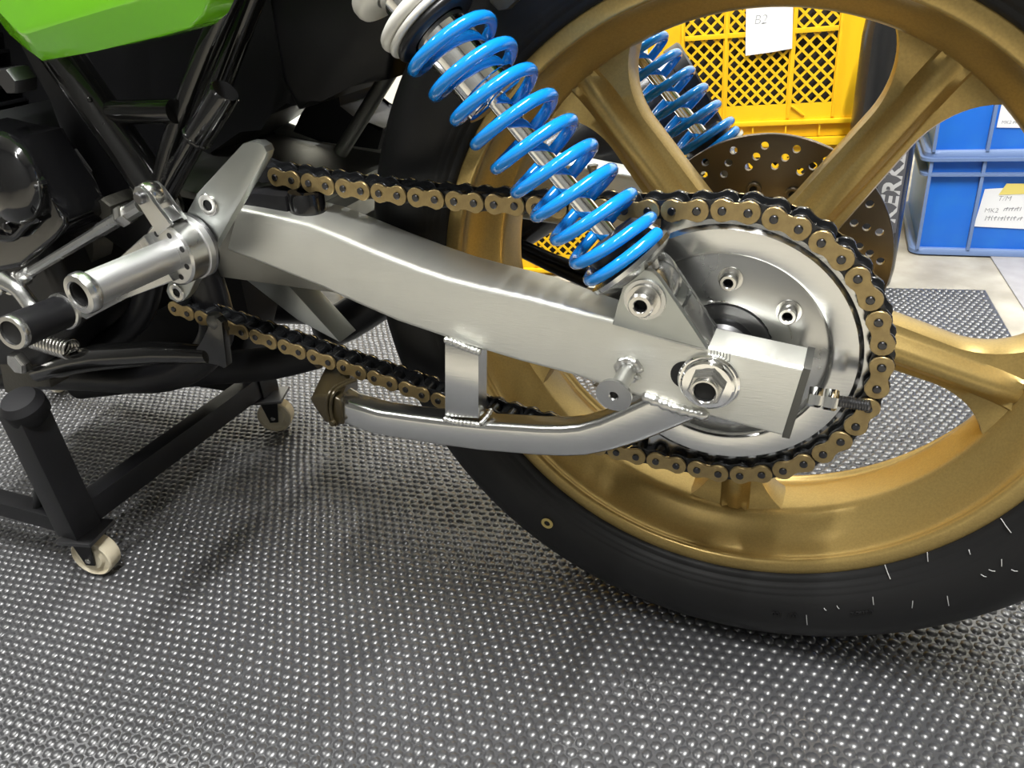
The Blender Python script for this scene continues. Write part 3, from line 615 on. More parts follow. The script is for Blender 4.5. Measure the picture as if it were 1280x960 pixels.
bm = bmesh.new(); lathe(bm, [(0, 0), (0.0265, 0), (0.0265, 0.0018), (0.0255, 0.0028), (0, 0.0028)], pr0, pdir, 40); obj('thrust_washer', bm, 'steel_dark', plate)
bm = bmesh.new(); seg = 96
lathe(bm, [(0.010, 0.0028), (0.0255, 0.0028), (0.0262, 0.0036), (0.0262, 0.0085), (0.0255, 0.0092), (0.010, 0.0092)], pr0, pdir, seg, closed=True); obj('knurled_ring', bm, 'knurled', plate)
bm = bmesh.new(); lathe(bm, [(0.010, 0.0092), (0.0245, 0.0092), (0.0250, 0.0100), (0.0250, 0.0245), (0.0232, 0.0262), (0.0120, 0.0262)], pr0, pdir, 64, closed=True); col_ = obj('lever_boss', bm, 'alu_turned', plate, 30)
fa, fb, fd = frame_of(pdir)
for k in range(8):
    a = 2 * PI * k / 8 + 0.35; o = pr0 + pdir * 0.0263 + (fa * math.cos(a) + fb * math.sin(a)) * 0.0182
    bm = bmesh.new(); cyl(bm, o - pdir * 0.003, o + pdir * 0.00015, 0.0024, seg=14); obj('boss_hole', bm, 'hole_shade', plate)  # dark plugs painted as the shade in the holes
bm = bmesh.new(); rings = []                       # knurled grip: a fine diamond of ridges
ns, nl = 96, 60; L0, L1 = 0.0262, PL - 0.010
for j in range(nl + 1):
    h = L0 + (L1 - L0) * j / nl
    rings.append([bm.verts.new(pr0 + pdir * h + (fa * math.cos(2 * PI * k / ns) + fb * math.sin(2 * PI * k / ns)) * (0.0122 + (0.00045 if (j + k) % 2 else -0.00022))) for k in range(ns)])
for A, B in zip(rings[:-1], rings[1:]):
    for k in range(ns): bm.faces.new((A[k], A[(k + 1) % ns], B[(k + 1) % ns], B[k]))
peg = obj('footrest_peg', bm, 'knurled', plate, 60); peg['label'] = 'knurled hollow footrest peg'
bm = bmesh.new(); lathe(bm, [(0.0118, PL - 0.0115), (0.0128, PL - 0.0105), (0.0148, PL - 0.0085), (0.0152, PL - 0.0070), (0.0152, PL - 0.0030), (0.0142, PL - 0.0006), (0.0102, PL), (0.0092, PL - 0.001), (0.0090, PL - 0.06), (0, PL - 0.06)], pr0, pdir, 48); obj('peg_flange', bm, 'alu_turned', plate, 30)
bm = bmesh.new(); lathe(bm, [(0, PL - 0.0590), (0.0089, PL - 0.0590), (0.0089, PL - 0.0030), (0.0087, PL - 0.0030), (0.0086, PL - 0.0585), (0, PL - 0.0585)], pr0, pdir, 32); obj('peg_bore', bm, 'hole_shade', plate)
# lever arm from the boss forward to the toe piece
lv = Vector((0, -0.186, 0))
A0 = P(210, 318, y=-0.186); B0 = P(92, 386, y=-0.200)
def lever(bm, A, B, w0, w1, y0, y1):
    d = (B - A); d.y = 0; d.normalize(); n = Vector((-d.z, 0, d.x))
    poly = [A + n * w0, A.lerp(B, 0.5) + n * (w0 * 0.42 + w1 * 0.4), B + n * w1, B + d * w1, B - n * w1, A.lerp(B, 0.5) - n * (w0 * 0.42 + w1 * 0.4), A - n * w0]
    prism(bm, [(q.x, q.z) for q in poly], y0, y1, 0.0012)
bm = bmesh.new(); lever(bm, A0, B0, 0.020, 0.0125, -0.196, -0.187); gl = obj('gear_lever', bm, 'alu_turned', bike, 30); gl['label'] = 'aluminium gear lever with black rubber toe piece'
t1 = P(82, 388, y=-0.198); t0 = P(17, 415, y=-0.252)
bm = bmesh.new(); lathe(bm, [(0, 0), (0.0165, 0), (0.0165, 0.004), (0.0150, 0.005), (0, 0.005)], t1, t0 - t1, 32); obj('toe_collar', bm, 'alu_turned', gl)
TL = (t0 - t1).length
bm = bmesh.new(); lathe(bm, [(0, 0.004), (0.0148, 0.004), (0.0150, TL - 0.003), (0.0142, TL - 0.001), (0, TL - 0.001)], t1, t0 - t1, 32); obj('toe_rubber', bm, 'black_satin', gl)
bm = bmesh.new(); lathe(bm, [(0.0095, TL - 0.02), (0.0148, TL - 0.003), (0.0150, TL + 0.001), (0.0140, TL + 0.003), (0.0105, TL + 0.003), (0.0098, TL - 0.02)], t1, t0 - t1, 32, closed=True); obj('toe_ring', bm, 'alu_turned', gl)
bm = bmesh.new(); cyl(bm, t1 + (t0 - t1).normalized() * (TL - 0.006), t1 + (t0 - t1).normalized() * (TL + 0.0005), 0.0103, seg=24); obj('toe_bore', bm, 'hole_shade', gl)  # dark plug painted as the shade in the bore
# upper clevis arm
k0 = P(213, 281, y=-0.184); k1 = P(187, 243, y=-0.184)
for y0, y1 in ((-0.192, -0.1885), (-0.178, -0.1745)):
    bm = bmesh.new(); d = (k1 - k0).normalized(); n = Vector((-d.z, 0, d.x))
    pc = [k0 + n * 0.010 - d * 0.002, k0.lerp(k1, 0.5) + n * 0.0075, k1 + n * 0.0080, k1 + n * 0.006 + d * 0.006, k1 + d * 0.0085, k1 - n * 0.006 + d * 0.006, k1 - n * 0.0080, k0.lerp(k1, 0.5) - n * 0.0075, k0 - n * 0.010 - d * 0.002]
    prism(bm, [(q.x, q.z) for q in pc], y0, y1, 0.0008); obj('clevis_arm', bm, 'alu_turned', gl, 30)
bm = bmesh.new(); prism(bm, [(q.x, q.z) for q in (k0 + n * 0.010, k0.lerp(k1, 0.45) + n * 0.007, k0.lerp(k1, 0.45) - n * 0.007, k0 - n * 0.010)], -0.189, -0.178, 0.0005); obj('clevis_block', bm, 'alu_turned', gl)
bm = bmesh.new(); cyl(bm, (k1.x, -0.172, k1.z), (k1.x, -0.196, k1.z), 0.0046, seg=20, ch=0.0008); obj('clevis_pin', bm, 'steel_dark', gl)
bm = bmesh.new(); lathe(bm, [(0.004, -0.0055), (0.0085, -0.0055), (0.0095, -0.004), (0.0095, 0.004), (0.0085, 0.0055), (0.004, 0.0055)], (k1.x, -0.1833, k1.z), (0, 1, 0), 28, closed=True); obj('rod_end', bm, 'steel', gl)
# linkage rod with flats and joints
r0 = P(181, 254, y=-0.1833); r1 = P(16, 354, y=-0.188); rd = (r1 - r0).normalized(); RL = (r1 - r0).length
bm = bmesh.new(); tube(bm, [r0 + rd * (RL * t) for t in (0.02, 0.16, 0.17, 0.30, 0.31, 0.84, 0.85, 0.99)], [0.0062, 0.0062, 0.0056, 0.0056, 0.0046, 0.0042, 0.0058, 0.0058], 10); rod = obj('linkage_rod', bm, 'alu_turned', bike, 30); rod['label'] = 'slim aluminium gear linkage rod with ball joints'
for t in (0.13, 0.93):
    bm = bmesh.new(); hexbar(bm, r0 + rd * (RL * t - 0.006), r0 + rd * (RL * t + 0.005), 0.0088); obj('lock_nut', bm, 'steel', rod)
bm = bmesh.new(); lathe(bm, [(0.003, -0.005), (0.0085, -0.005), (0.0095, -0.003), (0.0095, 0.003), (0.0085, 0.005), (0.003, 0.005)], r1 + rd * 0.004, (0, 1, 0), 24, closed=True); obj('rod_end', bm, 'steel', rod)
bm = bmesh.new(); cyl(bm, r1 + rd * 0.004 + Vector((0, 0.012, 0)), r1 + rd * 0.004 + Vector((0, -0.014, 0)), 0.0052, seg=16, ch=0.001); obj('joint_bolt', bm, 'steel', rod)
sa = P(4, 350, y=-0.197); sb = P(52, 396, y=-0.197); bm = bmesh.new()
d = (sb - sa).normalized(); n = Vector((-d.z, 0, d.x)); sp_ = smooth([sa, sa.lerp(sb, 0.35) + n * 0.006, sa.lerp(sb, 0.7) + n * 0.002, sb], 5)
tube(bm, sp_, [0.0090 - 0.002 * math.sin(PI * i / (len(sp_) - 1)) for i in range(len(sp_))], 12); obj('shift_arm', bm, 'alu_turned', rod)

# --- frame tubes
YF = -0.118
fr_main = bmesh.new(); tube(fr_main, [P(60, 45, y=YF), P(120, 130, y=YF), P(202, 250, y=YF), P(225, 300, y=YF)], 0.0165, 20)
frame = obj('frame', fr_main, 'frame_black', bike); frame['label'] = 'gloss black tubular frame'
def ftube(pts, r, mat='frame_black', nm='frame_tube', seg=18): bm = bmesh.new(); tube(bm, pts, r, seg); return obj(nm, bm, mat, frame)
ftube([P(113, 141, y=YF), P(219, 139, y=YF)], 0.0098, nm='gusset_tube')
ftube(smooth([P(296, -20, y=-0.09), P(256, 70, y=-0.10), P(219, 170, y=-0.112), P(200, 245, y=YF)], 5), 0.0095)
ftube(smooth([P(322, -20, y=-0.05), P(292, 60, y=-0.06), P(262, 140, y=-0.07)], 5), 0.0100)
ct = ftube([P(282, 113, y=-0.125), P(281, 115, y=-0.125), P(247, 172, y=-0.125)], [0.0100, 0.0112, 0.0112], 'black_gloss', 'capped_tube', 28)
ftube([P(246, 172, y=-0.125), P(226, 208, y=-0.125), P(205, 250, y=-0.12)], 0.0085, 'black_gloss')
wq = P(247, 171, y=-0.125); wd_ = (P(276, 118, y=-0.125) - wq).normalized(); wa, wb, _ = frame_of(wd_)
weld('frame_weld', [wq + (wa * math.cos(t) + wb * math.sin(t)) * 0.0098 for t in [2 * PI * k / 16 for k in range(17)]], 0.0026, frame, 0.005, 'black_gloss')
weld('frame_weld', [P(u, v, y=YF - 0.012) for u, v in ((205, 225), (212, 205), (222, 197), (235, 205))], 0.0022, frame, 0.004, 'black_gloss')
weld('frame_weld', [P(u, v, y=YF - 0.012) for u, v in ((113, 122), (112, 134), (118, 148), (132, 156))], 0.002, frame, 0.004, 'black_gloss')
bm = bmesh.new(); prism(bm, XZ([(-30, -60), (20, 45), (64, 128), (95, 200), (118, 290), (180, 330), (212, 345), (205, 260), (150, 175), (100, 100), (58, 30), (50, -60)], -0.105), -0.105, -0.085, 0.006, seg=3); obj('pivot_plate', bm, 'black_satin', frame, 50)
ftube(smooth([P(250, 330, y=-0.09), P(270, 420, y=-0.09), P(210, 470, y=-0.09), P(80, 470, y=-0.09), P(-60, 470, y=-0.09)], 6), 0.017, 'black_satin')
ftube(smooth([P(190, 340, y=-0.10), P(170, 400, y=-0.10), P(105, 440, y=-0.10), P(0, 455, y=-0.10)], 6), 0.013, 'black_satin')
ftube(smooth([P(395, 440, y=0.02), P(330, 455, y=0.0), P(250, 462, y=-0.01), P(100, 480, y=-0.03)], 6), 0.02, 'black_matte')
ftube([P(500, 70, y=0.03), P(426, 190, y=0.03)], 0.0072, 'cast_grey', 'brake_stay')
for zz, w_ in ((0.60, 0.11), ):
    ftube([(-0.46, -0.105, 0.60), (-0.15, -0.112, 0.665), (0.25, -0.10, 0.715)], 0.0125, 'frame_black'); ftube([(-0.46, 0.105, 0.60), (-0.15, 0.112, 0.665), (0.25, 0.10, 0.715)], 0.0125, 'frame_black')
ftube([(-0.258, -0.112, 0.645), (-0.258, -0.16, 0.645)], 0.009, 'steel', 'shock_post'); ftube([(-0.258, 0.112, 0.645), (-0.258, 0.16, 0.645)], 0.009, 'steel', 'shock_post')
bm = bmesh.new(); prism(bm, XZ([(598, -30), (612, 4), (622, 14), (634, 12), (650, -4), (660, -30)], -0.10), -0.10, -0.09, 0.003); obj('mount_tab', bm, 'cast_dark', frame)

# --- battery box, inner fender, seat and bodywork
bm = bmesh.new(); prism(bm, XZ([(325, -60), (352, 100), (372, 138), (398, 118), (440, 108), (484, 100), (510, -60)], -0.04), -0.04, 0.10, 0.006, seg=3); obj('battery_box', bm, 'black_satin', bike, 50)
bm = bmesh.new(); prism(bm, XZ([(372, 40), (362, 134), (320, 150), (300, 165), (215, 225), (60, 330), (-60, 330), (-60, -90), (360, -90)], 0.0), 0.0, 0.11, 0.01, seg=3); obj('electrics_tray', bm, 'black_matte', bike, 50)
bm = bmesh.new(); prism(bm, XZ([(376, 140), (400, 112), (430, 104), (424, 118), (420, 134), (440, 150), (480, 160), (472, 188), (400, 178), (365, 165)], 0.06), 0.06, 0.13, 0.004); obj('inner_fender', bm, 'black_matte', bike, 50)
# green side panel
gp_out = XZ([(-70, -70), (-50, -20), (-8, 18), (12, 44), (34, 62), (53, 77), (120, 64), (200, 46), (238, 35), (254, 20), (263, 0), (272, -70)], -0.155)
gp_in = XZ([(-60, -70), (-40, -25), (2, 15), (18, 37), (27, 43), (36, 41), (80, 28), (120, 16), (165, 2), (200, -12), (235, -40), (258, -70)], -0.166)
bm = bmesh.new(); n = len(gp_out)
back = [bm.verts.new((x, -0.13, z)) for x, z in gp_out]; a = [bm.verts.new((x, -0.155, z)) for x, z in gp_out]; b = [bm.verts.new((x, -0.166, z)) for x, z in gp_in]
top0 = [(-0.62, 0.78), (-0.33, 0.80)]
for R0, R1 in ((back, a), (a, b)):
    for i in range(n): bm.faces.new((R0[i], R0[(i + 1) % n], R1[(i + 1) % n], R1[i]))
bm.faces.new(b); bm.faces.new(back[::-1])
bmesh.ops.bevel(bm, geom=[e for e in bm.edges if e.verts[0] in b and e.verts[1] in b or e.verts[0] in a and e.verts[1] in a], offset=0.002, segments=3, profile=0.6, affect='EDGES')
obj('side_panel', bm, 'green_paint', bike, 40)['label'] = 'glossy lime green side panel'
def loft(name, secs, mat, parent, cr=0.03):
    """secs: (x, half width, z low, z high)"""
    bm = bmesh.new(); rings = []
    for x, hw, z0, z1 in secs: rings.append([bm.verts.new((x, qx, (z0 + z1) / 2 + qz)) for qx, qz in rrect(hw, (z1 - z0) / 2, min(cr, (z1 - z0) * 0.45, hw * 0.9), 4)])
    for A, B in zip(rings[:-1], rings[1:]):
        m = len(A)
        for k in range(m): bm.faces.new((A[k], A[(k + 1) % m], B[(k + 1) % m], B[k]))
    bm.faces.new(rings[0][::-1]); bm.faces.new(rings[-1]); return obj(name, bm, mat, parent, 50)
loft('seat', [(-0.50, 0.10, 0.70, 0.78), (-0.42, 0.13, 0.70, 0.80), (-0.15, 0.14, 0.71, 0.80), (0.02, 0.13, 0.72, 0.83)], 'pad_seat', bike)  # out of view: seat, tail, tank and fender added for the shade they cast
loft('tail_cowl', [(0.02, 0.135, 0.69, 0.86), (0.20, 0.12, 0.72, 0.87), (0.42, 0.06, 0.77, 0.86)], 'green_paint', bike)
loft('fuel_tank', [(-1.02, 0.09, 0.78, 0.95), (-0.92, 0.14, 0.75, 1.00), (-0.70, 0.15, 0.73, 0.99), (-0.50, 0.10, 0.72, 0.86)], 'green_paint', bike, 0.06)
bm = bmesh.new(); lathe(bm, [(0.335, -0.075), (0.342, -0.06), (0.345, 0.0), (0.342, 0.06), (0.335, 0.075), (0.331, 0.06), (0.334, 0.0), (0.331, -0.06)], (0, 0, H + 0.012), (0, 1, 0), 96, closed=True)
lim = [v for v in bm.verts if v.co.z < H + 0.17 + 0.0 or v.co.x < -0.235]
bmesh.ops.delete(bm, geom=lim, context='VERTS'); obj('rear_fender', bm, 'black_satin', bike, 50)

# --- engine
bm = bmesh.new(); prism(bm, [(-1.12, 0.30), (-1.13, 0.38), (-1.06, 0.455), (-0.80, 0.485), (-0.66, 0.50), (-0.61, 0.44), (-0.60, 0.31), (-0.68, 0.25), (-0.80, 0.242), (-1.02, 0.245)], -0.16, 0.18, 0.015, seg=3); eng = obj('engine', bm, 'black_satin', bike, 50); eng['label'] = 'black engine cases'
bm = bmesh.new(); box(bm, -1.03, -0.80, -0.17, 0.17, 0.45, 0.66, 0.01); obj('cylinder_block', bm, 'black_satin', eng)
for k in range(9):
    bm = bmesh.new(); box(bm, -1.055, -0.775, -0.195, 0.195, 0.475 + 0.0165 * k, 0.4785 + 0.0165 * k, 0.001); obj('cooling_fin', bm, 'black_satin', eng)
bm = bmesh.new(); prism(bm, [(-1.07, 0.635), (-1.06, 0.70), (-0.98, 0.725), (-0.85, 0.725), (-0.77, 0.70), (-0.76, 0.635)], -0.19, 0.19, 0.012, seg=3); obj('cylinder_head', bm, 'black_satin', eng, 50)
bm = bmesh.new(); lathe(bm, [(0, 0), (0.075, 0), (0.078, 0.012), (0.070, 0.030), (0.045, 0.036), (0, 0.037)], (-0.985, -0.158, 0.355), (0, -1, 0), 48); obj('alternator_cover', bm, 'black_gloss', eng, 50)
bm = bmesh.new(); cpx = XZ([(-40, 158), (0, 168), (28, 172), (45, 200), (62, 232), (88, 268), (90, 280), (80, 296), (40, 330), (-40, 345)], -0.170)
prism(bm, cpx, -0.178, -0.13, 0.006, seg=4); obj('sprocket_cover', bm, 'black_gloss', eng, 50)
q = P(18, 222, y=-0.176); bm = bmesh.new(); lathe(bm, [(0, 0), (0.038, 0), (0.040, 0.006), (0.034, 0.014), (0.020, 0.018), (0, 0.019)], q, (0, -1, 0.1), 40); obj('cover_dome', bm, 'black_gloss', eng, 60)
for u, v in ((52, 228), (52, 260), (14, 285)):
    q = P(u, v, y=-0.178); bm = bmesh.new(); lathe(bm, [(0, 0), (0.0065, 0), (0.006, 0.004), (0.003, 0.006), (0, 0.006)], q, (0, -1, 0), 14); obj('cover_bolt', bm, 'black_gloss', eng)
q = P(8, 102, y=-0.165); bm = bmesh.new(); hexbar(bm, q + Vector((0, 0.02, 0)), q, 0.011); obj('engine_bolt', bm, 'steel_dark', eng)
q = P(134, 262, y=-0.135); bm = bmesh.new(); hexbar(bm, q + Vector((0, 0.030, 0)), q + Vector((0, -0.004, 0)), 0.0115, rot=0.4); obj('pivot_nut', bm, 'cast_dark', eng)
bm = bmesh.new(); tube(bm, smooth([P(-20, 295, y=-0.185), P(15, 298, y=-0.185), P(35, 280, y=-0.185), P(50, 272, y=-0.183)], 5), 0.003, 8); obj('wire_lead', bm, 'black_gloss', eng)
bm = bmesh.new(); prism(bm, XZ([(40, 330), (300, 345), (312, 400), (300, 452), (250, 462), (40, 470)], 0.03), 0.03, 0.088, 0.008); obj('oil_sump', bm, 'black_matte', eng, 50)
bm = bmesh.new(); lathe(bm, [(0, -0.012), (0.045, -0.012), (0.045, 0.012), (0, 0.012)], (-0.635, YC, 0.39), (0, 1, 0), 40); obj('front_sprocket', bm, 'cast_dark', eng)
# --- side stand
s0_ = P(36, 458, y=-0.150); s1 = P(270, 440, y=-0.150)
bm = bmesh.new(); tube(bm, [P(50, 464, y=-0.150), P(95, 452, y=-0.150), P(125, 446, y=-0.15), P(200, 441, y=-0.150), P(262, 443, y=-0.150)], [0.012, 0.0125, 0.0135, 0.0115, 0.0085], 18); ss = obj('side_stand', bm, 'frame_black', bike, 60); ss['label'] = 'black folded side stand'
bm = bmesh.new(); prism(bm, XZ([(235, 450), (258, 424), (264, 400), (274, 396), (280, 402), (286, 456), (282, 459), (272, 452)], -0.152), -0.155, -0.147, 0.0015); obj('stand_foot', bm, 'frame_black', ss)
q = P(270, 401, y=-0.150); bm = bmesh.new(); lathe(bm, [(0, -0.0075), (0.005, -0.006), (0.0078, -0.002), (0.0078, 0.003), (0.005, 0.007), (0, 0.008)], q, (0, 0, 1), 20); obj('foot_knob', bm, 'cast_grey', ss)
bm = bmesh.new(); prism(bm, XZ([(14, 486), (8, 452), (30, 440), (65, 445), (70, 470), (72, 480), (40, 478), (25, 490)], -0.150), -0.158, -0.135, 0.002); obj('stand_lug', bm, 'cast_dark', ss)
q = P(18, 456, y=-0.17); bm = bmesh.new(); hexbar(bm, q + Vector((0, 0.014, 0)), q, 0.0125); obj('stand_bolt', bm, 'steel', ss)
c0 = P(46, 424, y=-0.158); c1 = P(90, 437, y=-0.158); cdn = (c1 - c0).normalized(); ca, cb, _ = frame_of(cdn); bm = bmesh.new()
pts = [c0 + cdn * ((c1 - c0).length * i / 176) + (ca * math.cos(2 * PI * i / 16) + cb * math.sin(2 * PI * i / 16)) * 0.0100 for i in range(177)]
tube(bm, pts, 0.0016, 7); obj('return_spring', bm, 'steel', ss, 70)
bm = bmesh.new(); tube(bm, smooth([c1, c1 + cdn * 0.010 + Vector((0, 0, 0.004)), P(99, 438, y=-0.155), P(112, 441, y=-0.156)], 5), 0.0018, 8); obj('spring_hook', bm, 'steel', ss)

# --- exhaust on the far side
e1 = Vector((-0.0949, 0.262, 0.4409)); ed = (e1 - Vector((-0.2479, 0.212, 0.3503))).normalized(); e0 = e1 - ed * 0.40
bm = bmesh.new(); lathe(bm, [(0, 0.0), (0.030, 0.0), (0.047, 0.06), (0.048, 0.396), (0.046, 0.400), (0.020, 0.400), (0.018, 0.36), (0, 0.36)], e0, ed, 48); mf = obj('exhaust_silencer', bm, 'muffler_black', bike, 40); mf['label'] = 'black exhaust silencer on the far side of the wheel'
bm = bmesh.new(); lathe(bm, [(0.0478, 0.385), (0.0492, 0.386), (0.0492, 0.401), (0.0470, 0.403), (0.0470, 0.385)], e0, ed, 48, closed=True); obj('end_band', bm, 'black_satin', mf)
bm = bmesh.new(); tube(bm, smooth([e0 + ed * 0.01, e0 - ed * 0.12, Vector((-0.62, 0.20, 0.17)), Vector((-0.95, 0.15, 0.16))], 6), 0.026, 20); obj('exhaust_pipe', bm, 'black_satin', mf)
for off, r in ((0, 0.0055), (9, 0.0068)):
    bm = bmesh.new(); tube(bm, smooth([P(560, 262 + off, y=0.165), P(645, 302 + off, y=0.165), P(700, 326 + off * 1.3, y=0.165), P(760, 346 + off * 1.6, y=0.16), P(840, 352 + off, y=0.14)], 5), r, 12); obj('brake_hose', bm, 'black_satin', bike)

# ------------------------------------------------------------------ lift stand on casters
st = thing('lift_stand', 'black square-tube lift stand on cream caster wheels under the engine', 'stand', (-0.69, -0.03, 0))
def L(v): return Vector(v) - Vector((-0.69, -0.03, 0))
def lbox(nm, x0, x1, y0, y1, z0, z1, mat='black_satin', parent=None, bev=0.0025):
    bm = bmesh.new(); box(bm, x0 + 0.69, x1 + 0.69, y0 + 0.03, y1 + 0.03, z0, z1, bev); return obj(nm, bm, mat, parent or st)
YN, YFA = -0.192, 0.128; XL = -0.692
lbox('leg', XL - 0.017, XL + 0.017, YN - 0.017, YN + 0.017, 0.060, 0.225)
lbox('leg', XL - 0.017, XL + 0.017, YFA - 0.017, YFA + 0.017, 0.060, 0.225)
lbox('crossbar', XL - 0.012, XL + 0.014, YN + 0.016, YFA - 0.016, 0.062, 0.092)
lbox('side_rail', XL - 0.50, XL - 0.016, YN - 0.011, YN + 0.011, 0.058, 0.080); lbox('side_rail', XL - 0.50, XL - 0.016, YFA - 0.011, YFA + 0.011, 0.058, 0.080)
bm = bmesh.new(); tube(bm, [L((XL - 0.012, YN, 0.150)), L((XL - 0.06, YN, 0.078))], 0.0055, 12); obj('brace_rod', bm, 'black_satin', st)
bm = bmesh.new(); tube(bm, [L((XL - 0.03, YN + 0.02, 0.072)), L((XL - 0.005, YN + 0.12, 0.078))], 0.006, 12); obj('brace_rod', bm, 'black_satin', st)
for yy in (YN, YFA):
    bm = bmesh.new(); lathe(bm, [(0, -0.016), (0.016, -0.016), (0.021, -0.009), (0.022, 0.006), (0.017, 0.014), (0, 0.016)], L((XL + 0.006, yy, 0.222)), (0.15, -0.3, 1), 28); obj('support_pad', bm, 'black_matte', st)
def caster(x, y, rz):
    M = Matrix.Translation(L((x, y, 0))) @ Matrix.Rotation(rz, 4, 'Z')
    bm = bmesh.new(); lathe(bm, [(0.006, -0.0105), (0.014, -0.0105), (0.016, -0.0070), (0.0215, -0.0070), (0.0235, -0.0100), (0.0250, -0.0085), (0.0252, 0.0), (0.0250, 0.0085), (0.0235, 0.0100), (0.0215, 0.0070), (0.016, 0.0070), (0.014, 0.0105), (0.006, 0.0105)], (0, 0, 0.0268), (0, 1, 0), 36, closed=True)
    bmesh.ops.transform(bm, matrix=M, verts=bm.verts[:]); cw = obj('caster_wheel', bm, 'caster_nylon', st, 35)
    bm = bmesh.new()
    for s in (-1, 1): prism(bm, [(-0.0125, 0.053), (0.0125, 0.053), (0.006, 0.020), (-0.006, 0.020)], s * 0.0128 - 0.0008, s * 0.0128 + 0.0008, M=M)
    box(bm, -0.017, 0.017, -0.0165, 0.0165, 0.053, 0.0555, M=M); obj('caster_fork', bm, 'black_satin', st)
    bm = bmesh.new(); cyl(bm, M @ Vector((0, -0.0155, 0.0268)), M @ Vector((0, 0.0155, 0.0268)), 0.0035, seg=14, ch=0.001); obj('caster_axle', bm, 'steel', cw)
    bm = bmesh.new(); box(bm, -0.022, 0.022, -0.022, 0.022, 0.0555, 0.0600, 0.0008, M=M); obj('caster_plate', bm, 'steel_dark', st)
caster(-0.682, -0.192, math.radians(12)); caster(-0.675, 0.124, math.radians(22)); caster(-1.15, -0.192, 0.5); caster(-1.15, 0.124, 0.2)

# ------------------------------------------------------------------ crates
def lattice(bm, x0, x1, z0, z1, y, n, th=0.0022, w=0.0022):
    """diamond net of bars clipped to a rectangle"""
    step = (x1 - x0) / n
    def clip(p, d):
        t0, t1 = -1e9, 1e9
        for c, dc, lo, hi in ((p[0], d[0], x0, x1), (p[1], d[1], z0, z1)):
            a, b = (lo - c) / dc, (hi - c) / dc
            if a > b: a, b = b, a
            t0 = max(t0, a); t1 = min(t1, b)
        return t0, t1
    N = int((x1 - x0 + z1 - z0) / step) + 2
    for s in (1, -1):
        for i in range(-1, N):
            px = (x0 + (i + 0.5) * step) if s < 0 else (x1 - (i + 0.5) * step)
            p = (px, z0); d = (s * 1.0, 1.0); t0, t1 = clip(p, d)
            if t1 - t0 < 0.002: continue
            A = Vector((p[0] + d[0] * t0, y, p[1] + d[1] * t0)); B = Vector((p[0] + d[0] * t1, y, p[1] + d[1] * t1))
            t = (B - A).normalized(); nn = Vector((-t.z, 0, t.x)) * w
            yy = 0.0004 * s
            vs = [bm.verts.new(v + Vector((0, k, 0))) for k in (yy - th / 2, yy + th / 2) for v in (A + nn, B + nn, B - nn, A - nn)]
            for qd in ((0, 1, 2, 3), (7, 6, 5, 4), (0, 4, 5, 1), (1, 5, 6, 2), (2, 6, 7, 3), (3, 7, 4, 0)): bm.faces.new([vs[k] for k in qd])
